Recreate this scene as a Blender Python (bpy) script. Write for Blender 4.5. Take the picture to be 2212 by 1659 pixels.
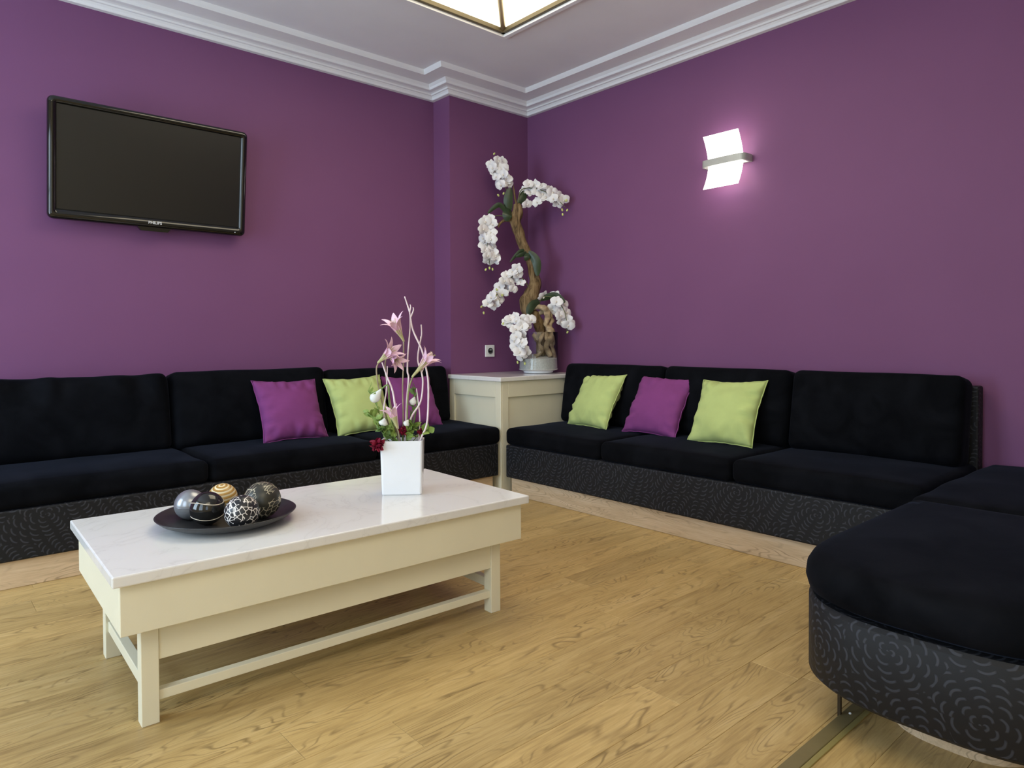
import bpy, bmesh, math, random
from mathutils import Vector, Matrix, Quaternion, noise

for o in list(bpy.data.objects): bpy.data.objects.remove(o)
SC = bpy.context.scene
COL = SC.collection
random.seed(7)
R = math.radians

# ------------------------------------------------------------------ camera
cam_d = bpy.data.cameras.new('camera')
cam = bpy.data.objects.new('camera', cam_d); COL.objects.link(cam)
cam_d.sensor_width = 36.0
cam_d.lens = 36.0 * 1485.0 / 2212.0
cam_d.shift_y = -71.0 / 2212.0
cam_d.clip_start = 0.02
RT, DN, FW = Vector((0.747501, -0.664243, -0.004886)), Vector((-0.015245, -0.009801, -0.999836)), Vector((0.664086, 0.747452, -0.017452))
m = Matrix.Identity(4)
for i in range(3):
    m[i][0] = RT[i]; m[i][1] = -DN[i]; m[i][2] = -FW[i]
m[0][3], m[1][3], m[2][3] = -3.692, -3.960, 1.0
cam.matrix_world = m
SC.camera = cam

# ------------------------------------------------------------------ world, daylight, exposure
w = bpy.data.worlds.new('world'); SC.world = w; w.use_nodes = True
bg = w.node_tree.nodes['Background']
bg.inputs[0].default_value = (0.72, 0.84, 1.0, 1); bg.inputs[1].default_value = 1.2

def area(name, loc, rot, sx, sy, power, col):
    l = bpy.data.lights.new(name, 'AREA'); l.shape = 'RECTANGLE'; l.size = sx; l.size_y = sy
    l.energy = power; l.color = col
    o = bpy.data.objects.new(name, l); COL.objects.link(o); o.location = loc; o.rotation_euler = rot
    return o
# daylight outside the two tall windows of the wall on the left, shining in (+X)
area('window_daylight', (-5.42, -1.05, 1.45), (0, R(-90), 0), 2.0, 1.3, 80, (0.64, 0.83, 1.0))
area('window_daylight', (-5.42, -3.15, 1.45), (0, R(-90), 0), 2.0, 1.3, 36, (0.66, 0.84, 1.0))

# added daylight at an unseen window behind the camera, towards the television wall (+Y)
area('window_daylight', (-4.55, -5.72, 1.50), (R(90), 0, 0), 1.1, 1.9, 13, (0.62, 0.82, 1.0))

SC.view_settings.view_transform = 'Standard'
SC.view_settings.look = 'None'
SC.view_settings.exposure = 0.0
SC.view_settings.gamma = 1.0
SC.view_settings.use_curve_mapping = False

# ------------------------------------------------------------------ material helpers
def newmat(name):
    mt = bpy.data.materials.new(name); mt.use_nodes = True
    nt = mt.node_tree; b = nt.nodes['Principled BSDF']
    return mt, nt, b
def lnk(nt, a, b): nt.links.new(a, b)
def setc(b, col, rough=0.5, spec=0.5, metal=0.0):
    b.inputs['Base Color'].default_value = (*col, 1); b.inputs['Roughness'].default_value = rough
    b.inputs['Specular IOR Level'].default_value = spec; b.inputs['Metallic'].default_value = metal
def srgb(r, g, b):
    f = lambda c: (c/255/12.92) if c/255 <= 0.04045 else ((c/255+0.055)/1.055)**2.4
    return (f(r), f(g), f(b))
def nn(nt, typ, **kw):
    n = nt.nodes.new(typ)
    for k, v in kw.items(): setattr(n, k, v)
    return n
def mth(nt, op, a, b=None, c=None):
    n = nt.nodes.new('ShaderNodeMath'); n.operation = op
    for i, v in enumerate((a, b, c)):
        if v is None: continue
        if isinstance(v, (int, float)): n.inputs[i].default_value = v
        else: nt.links.new(v, n.inputs[i])
    return n.outputs[0]
def ramp(nt, fac, stops):
    n = nt.nodes.new('ShaderNodeValToRGB'); e = n.color_ramp.elements
    while len(e) < len(stops): e.new(0.5)
    for el, (p, c) in zip(e, stops): el.position = p; el.color = (*c, 1)
    nt.links.new(fac, n.inputs[0]); return n.outputs[0]
def noise_tex(nt, vec, scale, detail=4, rough=0.5, dist=0.0):
    n = nt.nodes.new('ShaderNodeTexNoise'); n.inputs['Scale'].default_value = scale
    n.inputs['Detail'].default_value = detail; n.inputs['Roughness'].default_value = rough
    n.inputs['Distortion'].default_value = dist
    if vec is not None: nt.links.new(vec, n.inputs['Vector'])
    return n.outputs['Fac']
def mapping(nt, vec, scale=(1, 1, 1), loc=(0, 0, 0)):
    n = nt.nodes.new('ShaderNodeMapping'); n.inputs['Scale'].default_value = scale; n.inputs['Location'].default_value = loc
    nt.links.new(vec, n.inputs['Vector']); return n.outputs[0]
def bump(nt, b, h, strength=0.2, dist=0.01):
    n = nt.nodes.new('ShaderNodeBump'); n.inputs['Strength'].default_value = strength; n.inputs['Distance'].default_value = dist
    nt.links.new(h, n.inputs['Height']); nt.links.new(n.outputs[0], b.inputs['Normal'])
def plain(name, col, rough=0.5, spec=0.5, metal=0.0, vary=0.06, scale=14.0, bmp=0.0):
    mt, nt, b = newmat(name); setc(b, col, rough, spec, metal)
    tc = nn(nt, 'ShaderNodeTexCoord')
    f = noise_tex(nt, tc.outputs['Object'], scale, 3)
    lo = tuple(max(0, c*(1-vary)) for c in col); hi = tuple(min(1, c*(1+vary)) for c in col)
    lnk(nt, ramp(nt, f, [(0.3, lo), (0.7, hi)]), b.inputs['Base Color'])
    if bmp: bump(nt, b, noise_tex(nt, tc.outputs['Object'], scale*8, 4), bmp, 0.004)
    return mt
def emit(name, col, strength):
    mt, nt, b = newmat(name); setc(b, (0.8, 0.8, 0.8), 0.3)
    b.inputs['Emission Color'].default_value = (*col, 1); b.inputs['Emission Strength'].default_value = strength
    return mt

M = {}
# purple wall paint
mt, nt, b = newmat('purple_paint'); setc(b, (0.3, 0.1, 0.25), 0.6, 0.25)
tc = nn(nt, 'ShaderNodeTexCoord')
f = noise_tex(nt, tc.outputs['Object'], 2.0, 3)
lnk(nt, ramp(nt, f, [(0.3, (0.184, 0.071, 0.172)), (0.7, (0.195, 0.076, 0.182))]), b.inputs['Base Color'])
bump(nt, b, noise_tex(nt, tc.outputs['Object'], 180, 3), 0.05, 0.002)
M['purple'] = mt
M['ceiling'] = plain('ceiling_paint', (0.875, 0.885, 0.93), 0.7, 0.2, vary=0.02, scale=3)
M['plaster'] = plain('white_plaster', (0.89, 0.90, 0.93), 0.45, 0.4, vary=0.015, scale=5)
M['far_wall'] = plain('warm_white_paint', (0.80, 0.69, 0.46), 0.6, 0.3, vary=0.02, scale=3)
M['cream'] = plain('cream_lacquer', (0.80, 0.755, 0.58), 0.38, 0.4, vary=0.02, scale=6)
M['socket'] = plain('socket_plastic', (0.82, 0.82, 0.82), 0.35, 0.5, vary=0.01)
M['dark_hole'] = plain('socket_dark', (0.09, 0.09, 0.10), 0.5, 0.4)
M['brass'] = plain('brass_darkened_for_glow', (0.125, 0.10, 0.055), 0.5, 0.3, 0.1)  # lamp rim brass, colour darkened to offset the glow of the panes
M['hip_brass'] = plain('brass_lightened_for_shade', (0.50, 0.41, 0.26), 0.5, 0.4, 0.1)  # same lamp brass on the hip bars, colour lightened against their shade
M['brass_dull'] = plain('dull_brass', (0.23, 0.185, 0.085), 0.45, 0.5, 0.35)
M['brass_light'] = plain('worn_brass', (0.36, 0.30, 0.11), 0.42, 0.5, 0.35)
M['grey_metal'] = plain('grey_lacquered_metal', (0.46, 0.47, 0.45), 0.4, 0.5, 0.25)
M['tv_gloss'] = plain('glossy_black_plastic', (0.006, 0.006, 0.005), 0.08, 0.6, vary=0.0)
M['tv_screen'] = plain('dark_screen', (0.0085, 0.0085, 0.008), 0.32, 0.5, vary=0.02)
M['tv_back'] = plain('matt_black_plastic', (0.012, 0.012, 0.012), 0.6, 0.3)
M['logo'] = plain('silver_print', (0.7, 0.7, 0.7), 0.4, 0.5)
M['white_gloss'] = plain('white_glazed_ceramic', (0.85, 0.86, 0.89), 0.18, 0.5, vary=0.01)
M['plate'] = plain('black_glazed_ceramic', (0.026, 0.025, 0.026), 0.34, 0.5, vary=0.1)

# marble slab
mt, nt, b = newmat('white_marble'); setc(b, (0.8, 0.79, 0.77), 0.12, 0.5)
tc = nn(nt, 'ShaderNodeTexCoord')
f1 = noise_tex(nt, tc.outputs['Object'], 3.2, 5, 0.55, 1.2)
f2 = mth(nt, 'ABSOLUTE', mth(nt, 'SUBTRACT', f1, 0.5))
lnk(nt, ramp(nt, f2, [(0.0, (0.73, 0.715, 0.70)), (0.008, (0.79, 0.78, 0.765)), (0.05, (0.81, 0.80, 0.785))]), b.inputs['Base Color'])
M['marble'] = mt

# oak floor boards
def wood(name, dark, mid, light, rough=0.35, sc=(1.6, 22, 22), lines=0.75, turn=False):
    mt, nt, b = newmat(name); setc(b, mid, rough, 0.35)
    tc = nn(nt, 'ShaderNodeTexCoord'); oi = nn(nt, 'ShaderNodeObjectInfo')
    off = nn(nt, 'ShaderNodeVectorMath', operation='ADD')
    cmb = nn(nt, 'ShaderNodeCombineXYZ')
    lnk(nt, mth(nt, 'MULTIPLY', oi.outputs['Random'], 37.0), cmb.inputs[0]); lnk(nt, mth(nt, 'MULTIPLY', oi.outputs['Random'], 91.0), cmb.inputs[1])
    lnk(nt, tc.outputs['Object'], off.inputs[0]); lnk(nt, cmb.outputs[0], off.inputs[1])
    v = off.outputs[0]
    if turn:
        vr = nn(nt, 'ShaderNodeVectorRotate', rotation_type='Z_AXIS'); vr.inputs['Angle'].default_value = R(90); lnk(nt, v, vr.inputs['Vector']); v = vr.outputs[0]
    warp = noise_tex(nt, mapping(nt, v, (1.2, 5, 5)), 1.6, 3, 0.55)
    # cathedral figure: contour lines of a slow noise field
    fig = noise_tex(nt, mapping(nt, v, (1.0, 4.2, 4.2)), 1.5, 2.5, 0.5, 0.5)
    cont = mth(nt, 'FRACT', mth(nt, 'MULTIPLY', fig, 26.0))
    cl = mth(nt, 'SMOOTH_MIN', mth(nt, 'MULTIPLY', mth(nt, 'ABSOLUTE', mth(nt, 'SUBTRACT', cont, 0.5)), 2.0), 1.0, 0.1)
    streak = noise_tex(nt, mapping(nt, v, sc), 2.2, 5, 0.62, 0.6)
    fine = noise_tex(nt, mapping(nt, v, (7, 120, 120)), 1.5, 3, 0.6)
    s = mth(nt, 'ADD', mth(nt, 'MULTIPLY', streak, 0.40), mth(nt, 'ADD', mth(nt, 'MULTIPLY', warp, 0.32), mth(nt, 'MULTIPLY', fine, 0.28)))
    c1 = ramp(nt, s, [(0.30, dark), (0.5, mid), (0.68, light)])
    patch = noise_tex(nt, mapping(nt, v, (1.3, 5, 5), (3, 1, 0)), 2.6, 3, 0.6)
    amt = mth(nt, 'MULTIPLY', mth(nt, 'SUBTRACT', 1.0, mth(nt, 'MINIMUM', mth(nt, 'MULTIPLY', cl, 2.6), 1.0)), lines)
    amt = mth(nt, 'MULTIPLY', amt, mth(nt, 'SMOOTH_MAX', mth(nt, 'MULTIPLY', mth(nt, 'SUBTRACT', patch, 0.42), 5.0), 0.0, 0.05))
    amt = mth(nt, 'MINIMUM', amt, 0.7)
    mx = nn(nt, 'ShaderNodeMix', data_type='RGBA')
    lnk(nt, amt, mx.inputs['Factor']); lnk(nt, c1, mx.inputs['A']); mx.inputs['B'].default_value = (*[c*0.62 for c in dark], 1)
    hs = nn(nt, 'ShaderNodeHueSaturation')
    lnk(nt, mth(nt, 'ADD', 0.90, mth(nt, 'MULTIPLY', oi.outputs['Random'], 0.2)), hs.inputs['Value'])
    lnk(nt, mx.outputs['Result'], hs.inputs['Color']); lnk(nt, hs.outputs[0], b.inputs['Base Color'])
    bump(nt, b, s, 0.06, 0.004)
    return mt
M['oak'] = wood('oak_boards', (0.28, 0.175, 0.066), (0.50, 0.345, 0.14), (0.65, 0.475, 0.225), lines=0.72)
M['ash'] = wood('pale_plinth_wood', (0.46, 0.33, 0.20), (0.66, 0.50, 0.33), (0.78, 0.63, 0.46), 0.45, (1.2, 12, 12))
M['ash_turned'] = wood('pale_plinth_wood_across', (0.46, 0.33, 0.20), (0.66, 0.50, 0.33), (0.78, 0.63, 0.46), 0.45, (1.2, 12, 12), turn=True)
M['subfloor'] = plain('subfloor', (0.05, 0.035, 0.02), 0.9, 0.1)

# black velvet
def velvet(name, col, tint, sheen=0.35):
    mt, nt, b = newmat(name); setc(b, col, 0.9, 0.03)
    b.inputs['Sheen Weight'].default_value = sheen; b.inputs['Sheen Roughness'].default_value = 0.35
    b.inputs['Sheen Tint'].default_value = (*tint, 1)
    tc = nn(nt, 'ShaderNodeTexCoord')
    f = noise_tex(nt, tc.outputs['Object'], 6, 4, 0.6, 0.8)
    lnk(nt, ramp(nt, f, [(0.35, tuple(c*0.75 for c in col)), (0.7, tuple(c*1.6 for c in col))]), b.inputs['Base Color'])
    bump(nt, b, noise_tex(nt, tc.outputs['Object'], 260, 2), 0.12, 0.002)
    return mt
M['velvet'] = velvet('black_velvet', (0.0042, 0.0046, 0.0062), (0.40, 0.48, 0.75), 0.05)

# black fabric woven with roses made of short arcs (UV in metres)
def rose_fabric():
    mt, nt, b = newmat('rose_pattern_fabric'); setc(b, (0.01, 0.01, 0.012), 0.6, 0.3)
    uv = nn(nt, 'ShaderNodeUVMap')
    v = mapping(nt, uv.outputs[0], (5.0, 5.0, 1.0))
    vo = nn(nt, 'ShaderNodeTexVoronoi', voronoi_dimensions='2D'); vo.inputs['Scale'].default_value = 1.0
    vo.inputs['Randomness'].default_value = 0.75
    lnk(nt, v, vo.inputs['Vector'])
    d = nn(nt, 'ShaderNodeVectorMath', operation='SUBTRACT'); lnk(nt, v, d.inputs[0]); lnk(nt, vo.outputs['Position'], d.inputs[1])
    sp = nn(nt, 'ShaderNodeSeparateXYZ'); lnk(nt, d.outputs[0], sp.inputs[0])
    ang = mth(nt, 'ARCTAN2', sp.outputs[1], sp.outputs[0]); r = vo.outputs['Distance']
    q0 = mth(nt, 'ADD', mth(nt, 'MULTIPLY', r, 11.0), mth(nt, 'DIVIDE', ang, 6.28319))
    ring0 = mth(nt, 'FLOOR', q0)
    n_ = mth(nt, 'ADD', 2.0, mth(nt, 'MULTIPLY', ring0, 2.0))
    wob = mth(nt, 'COSINE', mth(nt, 'ADD', mth(nt, 'MULTIPLY', ang, n_), mth(nt, 'MULTIPLY', ring0, 2.1)))
    q = mth(nt, 'ADD', mth(nt, 'FRACT', q0), mth(nt, 'MULTIPLY', wob, -0.17))
    line = mth(nt, 'SUBTRACT', 1.0, mth(nt, 'MULTIPLY', mth(nt, 'ABSOLUTE', mth(nt, 'SUBTRACT', q, 0.45)), 5.0))
    gate = mth(nt, 'MINIMUM', mth(nt, 'MAXIMUM', mth(nt, 'MULTIPLY', mth(nt, 'ADD', wob, 0.55), 2.0), 0.0), 1.0)
    fac = mth(nt, 'MULTIPLY', mth(nt, 'MINIMUM', mth(nt, 'MAXIMUM', mth(nt, 'MULTIPLY', line, 2.0), 0.0), 1.0), gate)
    lnk(nt, ramp(nt, fac, [(0.0, (0.0085, 0.009, 0.0115)), (1.0, (0.034, 0.037, 0.048))]), b.inputs['Base Color'])
    bump(nt, b, fac, 0.3, 0.002)
    return mt
M['rose'] = rose_fabric()

def cloth(name, col, sheen=0.2):
    mt, nt, b = newmat(name); setc(b, col, 0.8, 0.2)
    b.inputs['Sheen Weight'].default_value = sheen
    tc = nn(nt, 'ShaderNodeTexCoord')
    f = noise_tex(nt, tc.outputs['Object'], 9, 3)
    lnk(nt, ramp(nt, f, [(0.3, tuple(c*0.93 for c in col)), (0.7, tuple(min(1, c*1.06) for c in col))]), b.inputs['Base Color'])
    bump(nt, b, noise_tex(nt, tc.outputs['Object'], 320, 2), 0.15, 0.002)
    return mt
M['purple_cloth'] = cloth('purple_cotton', (0.215, 0.049, 0.196), 0.03)
M['green_cloth'] = cloth('lime_cotton', (0.49, 0.59, 0.225), 0.03)

# ------------------------------------------------------------------ mesh helpers
ORG = {}
def O(name, bm, mat, parent=None, smooth=False, origin=None, kind=None):
    """bm in world coordinates -> one object; origin = base centre (world)"""
    if origin is None:
        xs = [v.co for v in bm.verts]
        origin = Vector(((min(c.x for c in xs)+max(c.x for c in xs))/2, (min(c.y for c in xs)+max(c.y for c in xs))/2, min(c.z for c in xs)))
    origin = Vector(origin)
    bmesh.ops.translate(bm, verts=bm.verts, vec=-origin)
    me = bpy.data.meshes.new(name)
    if smooth:
        for f in bm.faces: f.smooth = True
    bm.to_mesh(me); bm.free()
    for mm in (mat if isinstance(mat, (list, tuple)) else [mat]): me.materials.append(M[mm] if isinstance(mm, str) else mm)
    return place(name, me, origin, parent, kind)
def place(name, me, origin, parent=None, kind=None, rot=None):
    o = bpy.data.objects.new(name, me); COL.objects.link(o)
    origin = Vector(origin); ORG[o.name] = origin
    if parent is not None:
        o.parent = parent; o.location = origin - ORG[parent.name]
    else: o.location = origin
    if rot is not None:
        o.rotation_mode = 'QUATERNION'; o.rotation_quaternion = rot
    if kind: o['kind'] = kind
    return o
def tag(o, label, cat, group=None):
    o['label'] = label; o['category'] = cat
    if group: o['group'] = group
    return o
def thing(name, loc, label, cat, group=None):
    o = bpy.data.objects.new(name, None); COL.objects.link(o); o.location = loc; o.empty_display_size = 0.1
    ORG[o.name] = Vector(loc)
    return tag(o, label, cat, group)
def box(bm, x0, x1, y0, y1, z0, z1, bev=0.0, seg=2, mi=0):
    x0, x1 = min(x0, x1), max(x0, x1); y0, y1 = min(y0, y1), max(y0, y1); z0, z1 = min(z0, z1), max(z0, z1)
    r = bmesh.ops.create_cube(bm, size=1.0)
    for v in r['verts']:
        v.co = Vector((x0 if v.co.x < 0 else x1, y0 if v.co.y < 0 else y1, z0 if v.co.z < 0 else z1))
    es = list({e for v in r['verts'] for e in v.link_edges})
    if bev > 0: bmesh.ops.bevel(bm, geom=es, offset=bev, segments=seg, affect='EDGES', profile=0.5)
def B(*a, **k):
    bm = bmesh.new(); box(bm, *a, **k); return bm
def xf(bm, mat): bmesh.ops.transform(bm, matrix=mat, verts=bm.verts); return bm
def catmull(pts, n=6):
    P = [Vector(p) for p in pts]
    if len(P) < 3: return P
    out = []
    for i in range(len(P)-1):
        p0 = P[max(i-1, 0)]; p1 = P[i]; p2 = P[i+1]; p3 = P[min(i+2, len(P)-1)]
        for k in range(n):
            t = k/n
            out.append(0.5*((2*p1)+(p2-p0)*t+(2*p0-5*p1+4*p2-p3)*t*t+(3*p1-p0-3*p2+p3)*t**3))
    out.append(P[-1]); return out
def tube(bm, pts, rad, seg=8, cap=True, wob=0.0, wfreq=20.0):
    n = len(pts); rads = rad if isinstance(rad, (list, tuple)) else [rad]*n
    if len(rads) != n:
        k = len(rads)
        rads = [rads[min(int(i*(k-1)/(n-1)), k-2)]*(1-((i*(k-1)/(n-1))-min(int(i*(k-1)/(n-1)), k-2))) + rads[min(int(i*(k-1)/(n-1)), k-2)+1]*((i*(k-1)/(n-1))-min(int(i*(k-1)/(n-1)), k-2)) for i in range(n)]
    t0 = (pts[1]-pts[0]).normalized(); up = Vector((0, 0, 1)) if abs(t0.z) < 0.9 else Vector((1, 0, 0))
    a = t0.cross(up).normalized(); rings = []
    for i, p in enumerate(pts):
        t = (pts[min(i+1, n-1)]-pts[max(i-1, 0)]).normalized()
        a = (a - t*a.dot(t)).normalized(); b = t.cross(a)
        ring = []
        for k in range(seg):
            th = 2*math.pi*k/seg; rr = rads[i]
            dv = a*math.cos(th)+b*math.sin(th)
            if wob: rr *= 1+wob*noise.noise((p+dv*rr)*wfreq)
            ring.append(bm.verts.new(p+dv*rr))
        rings.append(ring)
    for i in range(n-1):
        for k in range(seg):
            bm.faces.new((rings[i][k], rings[i][(k+1) % seg], rings[i+1][(k+1) % seg], rings[i+1][k]))
    if cap:
        bm.faces.new(list(reversed(rings[0]))); bm.faces.new(rings[-1])
def lathe(bm, prof, c, seg=48):
    rings = []
    for r, z in prof:
        if r < 1e-5: rings.append([bm.verts.new((c[0], c[1], z))])
        else: rings.append([bm.verts.new((c[0]+r*math.cos(2*math.pi*k/seg), c[1]+r*math.sin(2*math.pi*k/seg), z)) for k in range(seg)])
    for a, b in zip(rings, rings[1:]):
        for k in range(seg):
            k2 = (k+1) % seg
            if len(a) == 1 and len(b) > 1: bm.faces.new((a[0], b[k2], b[k]))
            elif len(b) == 1 and len(a) > 1: bm.faces.new((a[k], a[k2], b[0]))
            elif len(a) > 1: bm.faces.new((a[k], a[k2], b[k2], b[k]))
def softbox(hx, hy, hz, r, puff=0.0, n=(18, 14, 6), wr=0.0, wfreq=5.0, seed=0, gather=0.0):
    """rounded, slightly inflated cushion block centred on the origin"""
    bm = bmesh.new(); H = (hx, hy, hz); key = {}
    def vert(p):
        k = tuple(round(c, 5) for c in p)
        if k in key: return key[k]
        q = Vector([max(-(H[i]-r), min(H[i]-r, p[i])) for i in range(3)])
        dlt = Vector(p)-q
        c = q + dlt.normalized()*r if dlt.length > 1e-9 else Vector(p)
        u, v_, w_ = c.x/hx, c.y/hy, c.z/hz
        c = c + Vector((0, 0, puff*(1-u**4)*(1-v_**4)*(1 if w_ > 0 else -0.2)*abs(w_)))
        if wr:
            nz = noise.noise(Vector((c.x*wfreq+seed*3.1, c.y*wfreq, c.z*wfreq+seed)))
            c += Vector((0.3, 0.3, 1.0))*nz*wr
        if gather and c.z > 0:
            e = max(0.0, (c.y/hy-0.25)/0.75)
            c.z += gather*e*math.sin(c.x*38+3*noise.noise(Vector((c.x*4, seed, 0))))*max(0, noise.noise(Vector((c.x*3+seed, 0.3, 0)))+0.25)
        nv = bm.verts.new(c); key[k] = nv; return nv
    def lin(h, k):
        inner = h-r
        ts = [-h, -h+r*0.3, -h+r*0.65] + [-inner+2*inner*i/k for i in range(k+1)] + [h-r*0.65, h-r*0.3, h]
        return ts
    L = [lin(H[i], n[i]) for i in range(3)]
    for ax in range(3):
        a1, a2 = (ax+1) % 3, (ax+2) % 3
        for sgn in (-1, 1):
            for i in range(len(L[a1])-1):
                for j in range(len(L[a2])-1):
                    vs = []
                    for (di, dj) in ((0, 0), (1, 0), (1, 1), (0, 1)):
                        p = [0, 0, 0]; p[ax] = sgn*H[ax]; p[a1] = L[a1][i+di]; p[a2] = L[a2][j+dj]; vs.append(vert(p))
                    if sgn < 0: vs.reverse()
                    if len(set(vs)) == 4:
                        try: bm.faces.new(vs)
                        except ValueError: pass
    return bm
def box_uv(bm, path_fn):
    uv = bm.loops.layers.uv.new('UVMap')
    for f in bm.faces:
        for l in f.loops: l[uv].uv = path_fn(l.vert.co, f.normal)

# ------------------------------------------------------------------ the room
CEIL = 2.828
YW = 0.195          # television wall
PX = -0.757         # pier edge
XW, YB = -5.3, -5.6 # walls out of view
def wall(name, boxes, mat):
    bm = bmesh.new()
    for bx in boxes: box(bm, *bx)
    return O(name, bm, mat, kind='structure')
wall('wall_left', [(XW-0.15, PX, YW, YW+0.15, -0.02, CEIL+0.02)], 'purple')
wall('wall_pier', [(PX, 0.0, 0.0, YW+0.15, -0.02, CEIL+0.02)], 'purple')
wall('wall_right', [(0.0, 0.15, YB-0.15, YW+0.15, -0.02, CEIL+0.02)], 'purple')
wall('wall_back', [(XW-0.15, -5.1, YB-0.15, YB, -0.02, CEIL+0.02), (-4.0, 0.0, YB-0.15, YB, -0.02, CEIL+0.02), (-5.1, -4.0, YB-0.15, YB, -0.02, 0.55), (-5.1, -4.0, YB-0.15, YB, 2.45, CEIL+0.02)], 'far_wall')
WY = [(-1.7, -0.4), (-3.8, -2.5)]
zs0, zs1 = 0.45, 2.45
wall('wall_window', [(XW-0.15, XW, YB, YW, -0.02, zs0), (XW-0.15, XW, YB, YW, zs1, CEIL+0.02),
                     (XW-0.15, XW, WY[0][1], YW, zs0, zs1), (XW-0.15, XW, WY[1][1], WY[0][0], zs0, zs1), (XW-0.15, XW, YB, WY[1][0], zs0, zs1)], 'far_wall')
for k, (y0, y1) in enumerate(WY):
    bm = bmesh.new()
    for a in ((y0, y0+0.05, zs0, zs1), (y1-0.05, y1, zs0, zs1), (y0, y1, zs0, zs0+0.05), (y0, y1, zs1-0.05, zs1), ((y0+y1)/2-0.025, (y0+y1)/2+0.025, zs0, zs1), (y0, y1, 1.75, 1.79)):
        box(bm, XW-0.09, XW-0.04, *a)
    wf = O('window_%d' % (k+1), bm, 'plaster', kind='structure')
    O('window_sill', B(XW-0.1, XW+0.08, y0-0.05, y1+0.05, zs0-0.03, zs0, bev=0.004), 'plaster', wf)

bm = bmesh.new()  # frame of the added window, out of view, for extra daylight
for a in ((-5.1, -5.05, 0.55, 2.45), (-4.05, -4.0, 0.55, 2.45), (-5.1, -4.0, 0.55, 0.60), (-5.1, -4.0, 2.40, 2.45), (-4.575, -4.525, 0.55, 2.45)):
    box(bm, a[0], a[1], YB-0.09, YB-0.04, a[2], a[3])
wf = O('window_3', bm, 'plaster', kind='structure')
O('window_sill', B(-5.15, -3.95, YB-0.1, YB+0.08, 0.52, 0.55, bev=0.004), 'plaster', wf)

# ceiling with an opening for the lit pyramid
LX0, LX1, LY0, LY1 = -2.53, -0.968, -2.39, -0.832
ADDED_LAMP = (-4.35, -2.79, -5.20, -3.64)  # opening for the added lamp behind the camera
bm = bmesh.new()
gx = sorted({XW-0.15, 0.15, LX0, LX1, ADDED_LAMP[0], ADDED_LAMP[1]}); gy = sorted({YB-0.15, YW+0.15, LY0, LY1, ADDED_LAMP[2], ADDED_LAMP[3]})
gv_ = {(x, y): bm.verts.new((x, y, CEIL)) for x in gx for y in gy}
for xa, xb in zip(gx, gx[1:]):
    for ya, yb in zip(gy, gy[1:]):
        mx_, my_ = (xa+xb)/2, (ya+yb)/2
        if any(h[0] < mx_ < h[1] and h[2] < my_ < h[3] for h in ((LX0, LX1, LY0, LY1), ADDED_LAMP)): continue
        bm.faces.new((gv_[xa, ya], gv_[xb, ya], gv_[xb, yb], gv_[xa, yb]))
ext = bmesh.ops.extrude_face_region(bm, geom=list(bm.faces))
bmesh.ops.translate(bm, verts=[v for v in ext['geom'] if isinstance(v, bmesh.types.BMVert)], vec=(0, 0, 0.03))
bmesh.ops.recalc_face_normals(bm, faces=bm.faces)
O('ceiling', bm, 'ceiling', kind='structure')

# cornice swept round the room: (distance from wall, height)
prof = [(0.0, 2.7315), (0.028, 2.732), (0.031, 2.736), (0.034, 2.745), (0.043, 2.755), (0.054, 2.7555), (0.056, 2.7575), (0.060, 2.764), (0.073, 2.7685), (0.1035, 2.769),
        (0.106, 2.772), (0.110, 2.784), (0.121, 2.794), (0.127, 2.7995), (0.248, 2.7995), (0.250, 2.803), (0.256, 2.812), (0.267, 2.832)]
poly = [((XW, YW), (1, -1)), ((PX, YW), (-1, -1)), ((PX, 0.0), (-1, -1)), ((0.0, 0.0), (-1, -1)), ((0.0, YB), (-1, 1)), ((XW, YB), (1, 1))]
bm = bmesh.new(); rows = []
for (x, y), (nx, ny) in poly: rows.append([bm.verts.new((x+nx*d, y+ny*d, z)) for d, z in prof])
for i in range(len(rows)):
    a, b_ = rows[i], rows[(i+1) % len(rows)]
    for k in range(len(prof)-1): bm.faces.new((a[k], b_[k], b_[k+1], a[k+1]))
bmesh.ops.recalc_face_normals(bm, faces=bm.faces)
O('trim_1', bm, 'plaster', kind='structure')

# floor: slab + oak boards
fl = O('floor', B(XW-0.15, 0.15, YB-0.15, YW+0.15, -0.08, -0.016), 'subfloor', kind='structure', origin=(0, 0, 0))
PWID = 0.152; rng = random.Random(11)
def plank_mesh(L):
    bm = B(-L/2, L/2, -PWID/2+0.0003, PWID/2-0.0003, -0.016, 0.0, bev=0.0009, seg=1)
    me = bpy.data.meshes.new('plank'); bm.to_mesh(me); bm.free(); me.materials.append(M['oak']); return me
pm = {}
row0 = math.floor((YB+2.415)/PWID)
j = row0
while True:
    yc = -2.415 + PWID*(j+0.5)
    if yc > YW: break
    off = {0: -2.985, -1: -2.746}.get(j, XW + rng.uniform(0, 1.2))
    x = off
    while x > XW: x -= 1.2
    while x < 0:
        a, b_ = max(x, XW), min(x+1.2, 0.0)
        if b_-a > 0.02:
            L = round(b_-a-0.0006, 4)
            if L not in pm: pm[L] = plank_mesh(L)
            place('plank', pm[L], ((a+b_)/2, yc, 0.0), fl)
        x += 1.2
    j += 1
# brass cover strip across the boards
tr = O('trim_2', B(-5.2, -1.55, -3.222, -3.186, 0.0, 0.005, bev=0.002), 'brass_dull', kind='structure')
O('strip_edge', B(-5.2, -1.55, -3.236, -3.2225, 0.0, 0.0038, bev=0.0012), 'brass_light', tr)
bm = bmesh.new(); bmesh.ops.create_uvsphere(bm, u_segments=10, v_segments=6, radius=0.004); xf(bm, Matrix.Translation((-1.83, -3.204, 0.005)))
O('screw', bm, 'logo', tr, True)

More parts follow.
